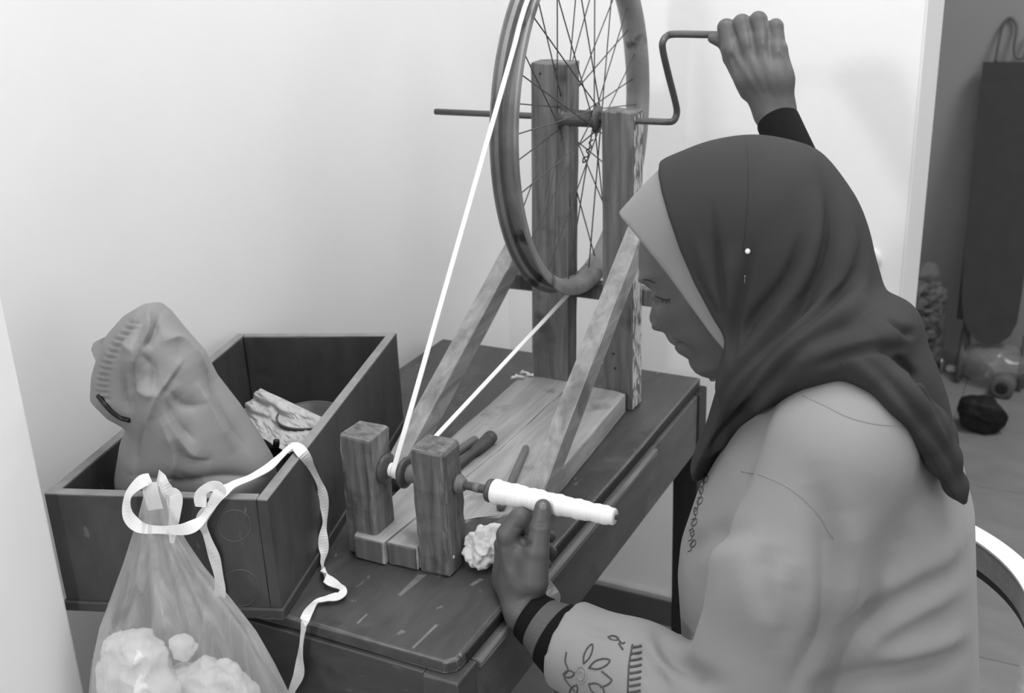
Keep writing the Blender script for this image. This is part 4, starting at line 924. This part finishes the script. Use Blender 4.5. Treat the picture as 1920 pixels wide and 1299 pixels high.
for i in range(7):
    y = 892 + i * 20; x = 1322 - i * 5.2 + (0 if i < 5 else (i - 4) * 4); stroke('embroidery', bvh_bl, petal(x - 1, y + 14, -1.2 - 0.5 * (i % 2), 15, 8), 0.0008, M['stitch'], bl, off=0.0002); stroke('embroidery', bvh_bl, [(x + 2, y + 2), (x - 5, y + 9), (x - 2, y + 18), (x - 9, y + 22)], 0.0007, M['stitch'], bl, off=0.0002)
stroke('embroidery', bvh_bl, [(1408, 768), (1420, 756), (1436, 750)], 0.0020, M['stitch'], bl, off=0.0002)

# ---------------- striped undersleeves
def sleeve(name, a, b, ra, rb, m, lab=None, lip=True):
    a = Vector(a); b = Vector(b); L = (b - a).length
    prof = [(0, ra - 0.004), (0, ra), (0.002, ra + 0.0006), (L * 0.5, (ra + rb) / 2 + 0.0004), (L - 0.002, rb + 0.0006), (L, rb), (L, rb - 0.004)]
    return link(name, lathe_me(name, prof, a, b - a, 40), m, pe, True, lab)
A = LW * 0.90 + LF * 0.10; dA = (LF - A) * 1.18
sleeve('cuff_band', A, A + dA * 0.20, 0.0315, 0.0340, M['black_knit'], 'black knit band of the undersleeve')
sleeve('undersleeve', A + dA * 0.20, A + dA * 0.47, 0.0335, 0.0400, M['grey_knit'], 'grey knit undersleeve')
sleeve('cuff_band', A + dA * 0.47, A + dA * 1.0, 0.0425, 0.0515, M['black_knit'], 'wide black knit band of the undersleeve')
A = np.array(Q3(1458, 226, 0.657)); Bq = ER; dA = Bq - A
sleeve('undersleeve', A, A + dA * 0.42, 0.0295, 0.0320, M['black_knit'], 'black knit undersleeve')
sleeve('undersleeve', A + dA * 0.38, A + dA * 1.05, 0.0345, 0.0450, M['black_knit'])

# ---------------- trousers and slippers
G = Grid((-0.10, 0.02, 0.04), (0.62, 0.58, T - 0.10), 0.007)
G.poly([np.array([0.42, YM, T - 0.27])] * 2, [0.15, 0.15], 0.02)
for (a, b, c) in ((HPL, KNL, FTL), (HPR, KNR, FTR)):
    G.poly([a, b], [0.100, 0.072], 0.04); G.poly([b, c + np.array([0, 0, 0.03])], [0.074, 0.066], 0.03)
tr_ = link('trousers', mesh_np('trousers', *keep_big(*G.mesh(2))), M['trouser'], pe, True)
for c in (FTL, FTR):
    G = Grid(c - np.array([0.22, 0.08, 0.075]), c + np.array([0.10, 0.08, 0.03]), 0.005)
    G.cap(c + np.array([0.03, 0, -0.035]), c + np.array([-0.14, 0, -0.046]), 0.040, 0.030, 0.0); G.D[:, :, :int((0.004 - G.lo[2]) / G.h) + 1] = 0.1
    link('slipper', mesh_np('slipper', *G.mesh(1)), M['black'], pe, True)

# ---------------- inner cap and headscarf
hull = [(1060, 500), (1157, 391), (1195, 348), (1236, 307), (1272, 289), (1330, 268), (1400, 258), (1460, 265), (1515, 282), (1548, 308), (1582, 352), (1606, 392), (1624, 440), (1636, 490), (1650, 540), (1665, 600), (1600, 680), (1430, 760), (1330, 760), (1200, 700)]
hull = [tuple(p) for p in spline(hull, 5, True)]
G = Grid((0.02, 0.17, T + 0.18), (0.50, 0.43, T + 0.64), 0.0028)
capreg = XZ([(1150, 385), (1157, 391), (1165, 408), (1200, 450), (1250, 512), (1292, 570), (1330, 622), (1352, 648), (1368, 656), (1400, 640), (1330, 440), (1300, 240), (1230, 240)])
G.inflate(XZ(hull), YM, 0.090, off=-0.0050, region=capreg, shear=(0.36, 0.34))
V, Q = keep_big(*G.mesh(1)); link('inner_cap', mesh_np('inner_cap', V, Q), M['cap'], pe, True, 'pale inner cap framing the face')

G = Grid((0.10, 0.06, T + 0.05), (0.60, 0.50, T + 0.64), 0.0031)
dark = XZ([(1236, 280), (1236, 306), (1234, 330), (1240, 365), (1252, 410), (1272, 470), (1298, 530), (1330, 590), (1352, 625), (1361, 650), (1367, 690), (1362, 712), (1352, 725), (1352, 800), (1500, 800), (1760, 640), (1760, 200), (1236, 200)])
G.inflate(XZ(hull), YM, 0.090, off=0.0020, region=dark, shear=(0.36, 0.34))
# neck wrap, front drape and shoulder fall
G.inflate(XZ([(1364, 690), (1352, 722), (1338, 770), (1318, 815), (1308, 848), (1313, 868), (1326, 886), (1340, 872), (1366, 826), (1410, 768), (1470, 716), (1540, 690), (1620, 690), (1690, 640), (1706, 615), (1680, 580), (1645, 550), (1560, 560), (1450, 620)]), 0.285, 0.095, k=0.012, ysc=1.0)
G.poly([Q3(1385, 712, 0.222), Q3(1440, 696, 0.212), Q3(1530, 662, 0.204), Q3(1620, 642, 0.222), Q3(1672, 618, 0.27)], [0.020, 0.024, 0.026, 0.026, 0.024], 0.045)
tl = [(1572, 668, 0.205, 0.020), (1630, 690, 0.19, 0.020), (1690, 745, 0.185, 0.022), (1735, 800, 0.20, 0.022), (1768, 858, 0.21, 0.017), (1793, 912, 0.22, 0.010), (1808, 940, 0.225, 0.0045)]
G.poly([Q3(x, y, yy) for (x, y, yy, r) in tl], [r for (*_, r) in tl], 0.014)
tl = [(1672, 612, 0.28, 0.026), (1696, 680, 0.27, 0.024), (1728, 760, 0.265, 0.020), (1762, 835, 0.250, 0.013), (1788, 895, 0.235, 0.007)]
G.poly([Q3(x, y, yy) for (x, y, yy, r) in tl], [r for (*_, r) in tl], 0.02)
tl = [(1620, 665, 0.25, 0.04), (1690, 730, 0.26, 0.035), (1740, 810, 0.26, 0.026)]
G.poly([Q3(x, y, yy) for (x, y, yy, r) in tl], [r for (*_, r) in tl], 0.02)
VAL = [([(1544, 325), (1558, 384), (1551, 462), (1530, 528), (1497, 584), (1430, 650), (1381, 700), (1346, 758)], 0.0105, 0.014), ([(1606, 470), (1580, 540), (1530, 597), (1453, 663), (1388, 738), (1352, 800)], 0.0085, 0.012),
       ([(1650, 560), (1600, 598), (1564, 618), (1508, 651), (1453, 702), (1400, 760), (1360, 815)], 0.0090, 0.012), ([(1705, 652), (1640, 656), (1575, 668), (1510, 690)], 0.007, 0.010),
       ([(1332, 380), (1346, 484), (1358, 567), (1366, 620)], 0.0050, 0.010), ([(1300, 500), (1328, 550), (1354, 600)], 0.0025, 0.010), ([(1412, 455), (1392, 540), (1376, 620), (1371, 690)], 0.006, 0.010), ([(1508, 434), (1478, 515), (1412, 598), (1380, 655)], 0.0075, 0.012),
       ([(1608, 662), (1674, 724), (1730, 790), (1783, 860), (1803, 925)], 0.0060, 0.008), ([(1640, 640), (1700, 690), (1750, 760), (1785, 840)], 0.0065, 0.009), ([(1332, 846), (1350, 812), (1380, 780), (1430, 735)], 0.007, 0.009), ([(1660, 600), (1690, 622), (1716, 625)], 0.006, 0.008)]
RID = [([(1588, 372), (1594, 440), (1576, 520), (1530, 588), (1450, 668), (1385, 745), (1335, 825)], 0.011, 0.014), ([(1520, 350), (1530, 440), (1505, 530), (1440, 625), (1390, 690)], 0.010, 0.014), ([(1625, 470), (1612, 545), (1560, 605), (1480, 668), (1420, 730)], 0.010, 0.012),
       ([(1718, 605), (1640, 640), (1545, 668), (1470, 705)], 0.012, 0.012), ([(1305, 440), (1330, 520), (1356, 590)], 0.006, 0.010), ([(1375, 450), (1368, 540), (1364, 620)], 0.007, 0.010), ([(1320, 862), (1345, 835), (1375, 800), (1430, 750), (1490, 705)], 0.009, 0.010),
       ([(1635, 672), (1695, 722), (1745, 785), (1788, 865)], 0.009, 0.010), ([(1590, 668), (1650, 715), (1710, 785), (1760, 860)], 0.007, 0.009)]
V, Q = keep_big(*G.mesh(2))
V = fold_mesh(V, Q, [(px, r * 0.85, r * 1.25, False) for px, r, k in RID] + [(px, -r * 1.25, r * 0.80, False) for px, r, k in VAL])
hj = link('headscarf', mesh_np('headscarf', V, Q), M['scarf'], pe, True, 'dark jersey headscarf wrapped with diagonal folds'); bvh_hj = bvh_of(V, Q)
stroke('scarf_seam', bvh_hj, [(1400, 260), (1403, 330), (1400, 400), (1393, 470)], 0.0004, M['hem'], hj, off=0.0)
stroke('scarf_seam', bvh_hj, [(1575, 682), (1640, 725), (1700, 790), (1750, 862), (1790, 930)], 0.0009, M['hem'], hj, off=0.0)
q = hit(bvh_hj, 1402, 471, 0.001)
if q is not None: link('pin_head', lathe_me('pin_head', [(-0.003, 0.0006), (-0.002, 0.0022), (0, 0.003), (0.002, 0.0022), (0.003, 0.0006)], q, (0, 0, 1), 14), M['pearl'], hj, True, 'white pin head')
stroke('pin_shaft', bvh_hj, [(1397, 516), (1396, 532)], 0.0008, M['chrome'], hj, off=0.0006)
# nail of the left thumb
bvh_l = BVHTree.FromPolygons([tuple(v) for v in bV[1]], [tuple(q) for q in (bQ[1] - len(bV[0])).tolist()])
q = hit(bvh_l, 1018, 951, 0.0)
if q is not None:
    d = ray(1018, 951); d /= np.linalg.norm(d); G = Grid(q - 0.012, q + 0.012, 0.001); Rm_ = [CR, CU, -CF]; G.ell(q + d * 0.0022, (0.0052, 0.0068, 0.0028), R=Rm_); link('thumb_nail', mesh_np('thumb_nail', *G.mesh(1)), M['nail'], body, True)

# ================================================================== CURVED CHAIR
cc = np.array([0.365, 0.345]); rc = 0.238; zr = T - 0.000
ch = thing('curved_chair', (0.42, 0.32, 0), 'wooden chair with a pale curved back rail behind the person', 'chair')
def arc(name, r0_, r1_, z0, z1, a0, a1, n=36):
    V = []; Fc = []
    for i in range(n + 1):
        a = math.radians(a0 + (a1 - a0) * i / n); c, s = math.cos(a), math.sin(a)
        for (r, z) in ((r0_, z0), (r1_, z0), (r1_, z1), (r0_, z1)): V.append((cc[0] + r * c, cc[1] + r * s, z))
    for i in range(n):
        for j in range(4): a = i * 4 + j; b = i * 4 + (j + 1) % 4; Fc.append((a, b, b + 4, a + 4))
    Fc.append((3, 2, 1, 0)); Fc.append((n * 4, n * 4 + 1, n * 4 + 2, n * 4 + 3)); return mesh(name, V, Fc)
link('back_rail', arc('back_rail', rc, rc + 0.026, zr - 0.042, zr - 0.003, 4, 98), M['rail'], ch)
link('rail_cap', arc('rail_cap', rc - 0.002, rc + 0.028, zr - 0.003, zr, 4, 98), M['rail_top'], ch)
link('under_strip', arc('under_strip', rc + 0.004, rc + 0.020, zr - 0.056, zr - 0.042, 5, 97), M['chair_dark'], ch)  # thin dark strip along the underside of the back rail
link('seat', lathe_me('seat', [(0, 0.20), (0.004, 0.215), (0.028, 0.22), (0.034, 0.21)], (0.42, 0.31, T - 0.425), (0, 0, 1), 40), M['rail'], ch, True)
for a in (8, 94):
    an = math.radians(a); p = np.array([cc[0] + (rc + 0.012) * math.cos(an), cc[1] + (rc + 0.012) * math.sin(an)])
    link('back_post', tube_me('back_post', [(p[0], p[1], zr - 0.043), (p[0] * 0.8 + 0.42 * 0.2, p[1] * 0.8 + 0.31 * 0.2, T - 0.40)], 0.013, 12), M['rail'], ch, True)
for (sx, sy) in ((1, 1), (1, -1), (-1, 1), (-1, -1)):
    link('leg', tube_me('leg', [(0.42 + sx * 0.13, 0.31 + sy * 0.13, T - 0.425), (0.42 + sx * 0.17, 0.31 + sy * 0.17, 0.0)], [0.016, 0.013], 12), M['rail'], ch, True)

# ================================================================== STORE ROOM THINGS SEEN THROUGH THE DOORWAY
ib = thing('ironing_board', (0.36, 3.0, 0), 'dark covered ironing board leaning upright on the far wall', 'ironing board')
def ibp(px, py): # leaning plane: from (y 2.86 at z .15) to (y 3.10 at z 1.05)
    n = np.array([0, 0.9, -0.24]); return onp(px, py, n, (0.3, 2.90, 0.25))
outl = [(1843, 116), (1836, 190), (1825, 290), (1814, 400), (1806, 500), (1803, 560), (1806, 596), (1816, 622), (1832, 640), (1852, 647), (1874, 644), (1894, 630), (1906, 606), (1914, 560), (1926, 480), (1950, 300), (1968, 116)]
P = [ibp(*p) for p in outl]; n_ = np.array([0, 0.966, -0.258]); nP = len(P)
V = P + [p + n_ * 0.03 for p in P]
Fc = [tuple(range(nP)), tuple(range(2 * nP - 1, nP - 1, -1))] + [(i, i + nP, (i + 1) % nP + nP, (i + 1) % nP) for i in range(nP)]
link('padded_board', mesh('padded_board', V, Fc), M['board'], ib)
hp = [ibp(x, y) + n_ * 0.012 for (x, y) in ((1866, 116), (1872, 80), (1880, 48), (1890, 34), (1900, 36), (1906, 52), (1901, 92), (1908, 108), (1920, 104), (1930, 60))]
link('wire_rest', tube_me('wire_rest', spline(hp, 6), 0.0045, 8), M['wire'], ib, True)
for (a, b) in (((1798, 600), (1830, 300)), ((1808, 690), (1812, 560))):
    link('leg', tube_me('leg', [ibp(*a) + n_ * 0.05, ibp(*b) + n_ * 0.05], 0.012, 10), M['wire'], ib, True)
for x in (0.27, 0.46): link('foot', tube_me('foot', [(x, 2.86, 0.013), (x, 2.93, 0.17)], 0.012, 10), M['wire'], ib, True)

def blob(name, c, r, seed, amp, h, m, label, cat, n=30, floor=0.002, smooth=1):
    R_ = np.random.default_rng(seed); c = np.array(c, float); r = np.array(r, float)
    G = Grid(c - r * 1.5, c + r * 1.5, h); G.ell(c, r)
    kk = int(math.ceil((floor - G.lo[2]) / G.h))
    if kk > 0: G.D[:, :, :kk] = 0.1
    return tag(link(name, mesh_np(name, *rough_mesh(*G.mesh(smooth), amp * 1.5, 0.55 / r.max(), seed, True, floor)), m, None, True), label, cat)
# patterned bag by the door frame
q = onz(1745, 700, 0.0)
bgt = thing('patterned_bag', (q[0], q[1], 0), 'upright dark patterned bag standing beside the door frame', 'bag')
G = Grid((q[0] - 0.16, q[1] - 0.14, 0), (q[0] + 0.16, q[1] + 0.14, 0.46), 0.006)
top_z = float(ony(1760, 522, q[1])[2]); xr_ = float(ony(1779, 560, q[1])[0])
G.poly([(xr_ - 0.12, q[1], 0.075), (xr_ - 0.12, q[1], top_z - 0.07)], [0.10, 0.09], 0); G.cap((xr_ - 0.06, q[1], 0.06), (xr_ - 0.055, q[1], top_z - 0.06), 0.055, 0.052, 0.03)
for i in range(9):
    z = 0.06 + i * 0.04; G.cap((xr_ - 0.24, q[1] - 0.085, z), (xr_ + 0.01, q[1] - 0.05, z + 0.012 * math.sin(i * 2)), 0.008, 0.006, 0.01, 'sub')
G.D[:, :, 0] = 0.1
link('bag_body', mesh_np('bag_body', *keep_big(*G.mesh(1))), M['basket'], bgt, True)
blob('grey_cap', ony(1728, 520, q[1]) + np.array([0, 0, 0.0]), (0.055, 0.05, 0.055), 11, 0.010, 0.005, M['grey_cloth'], 'grey folded cloth resting on the patterned bag', 'cloth')
# wrapped rolls below the board
q = onz(1870, 712, 0.0)
blob('wrapped_bundle', (q[0] - 0.005, q[1] - 0.02, 0.065), (0.12, 0.075, 0.062), 7, 0.014, 0.005, M['clear'], 'clear plastic wrapped bundle on the floor below the ironing board', 'bundle')
q2 = onz(1884, 716, 0.0)
rl = thing('wrapped_roll', (q2[0], q2[1] - 0.10, 0), 'short plastic wrapped roll lying in front of the clear bundle', 'roll')
link('roll_body', lathe_me('roll_body', [(0, 0.020), (0, 0.034), (0.004, 0.037), (0.05, 0.037), (0.056, 0.034)], (q2[0], q2[1] - 0.15, 0.0375), (0.1, 1, 0), 26), M['grey_cloth'], rl, True)
link('roll_core', lathe_me('roll_core', [(0, 0.010), (0, 0.019), (0.006, 0.0195), (0.007, 0.012)], (q2[0] - 0.0003, q2[1] - 0.153, 0.0375), (0.1, 1, 0), 20), M['nailhead'], rl, True)
q = onz(1783, 697, 0.0); blob('paper_scrap', (q[0], q[1], 0.012), (0.016, 0.012, 0.011), 9, 0.004, 0.0025, M['paper'], 'small white paper scrap on the floor by the patterned bag', 'paper', 14)
q = onz(1767, 690, 0.0); blob('bottle_cap', (q[0], q[1] - 0.05, 0.030), (0.010, 0.010, 0.028), 19, 0.002, 0.002, M['chrome'], 'small shiny cap standing beside the patterned bag', 'cap', 6)
q = onz(1836, 815, 0.0); blob('black_shoe', (q[0] - 0.005, q[1] + 0.04, 0.052), (0.068, 0.055, 0.052), 13, 0.012, 0.0035, M['black'], 'crumpled black shoe lying on the floor', 'shoe', 16)
q = onz(1858, 700, 0.0); blob('dark_bag', (q[0] + 0.20, q[1] + 0.06, 0.10), (0.055, 0.06, 0.10), 17, 0.014, 0.005, M['black'], 'dark cloth bag standing right of the ironing board', 'bag', 16)
# knob on the wall by the doorway
q = ony(1632, 484, 1.193)
kb = thing('wall_knob', (q[0], 1.193, q[2]), 'small round metal knob on the white wall near the doorway', 'knob')
link('plate', lathe_me('plate', [(0, 0.020), (0.003, 0.020), (0.005, 0.017)], (q[0], 1.1928, q[2]), (0, -1, 0), 24), M['jamb'], kb, True)
link('knob', lathe_me('knob', [(0.005, 0.008), (0.016, 0.008), (0.020, 0.015), (0.030, 0.017), (0.036, 0.012), (0.038, 0.003)], (q[0], 1.1928, q[2]), (0, -1, 0), 24), M['chrome'], kb, True)
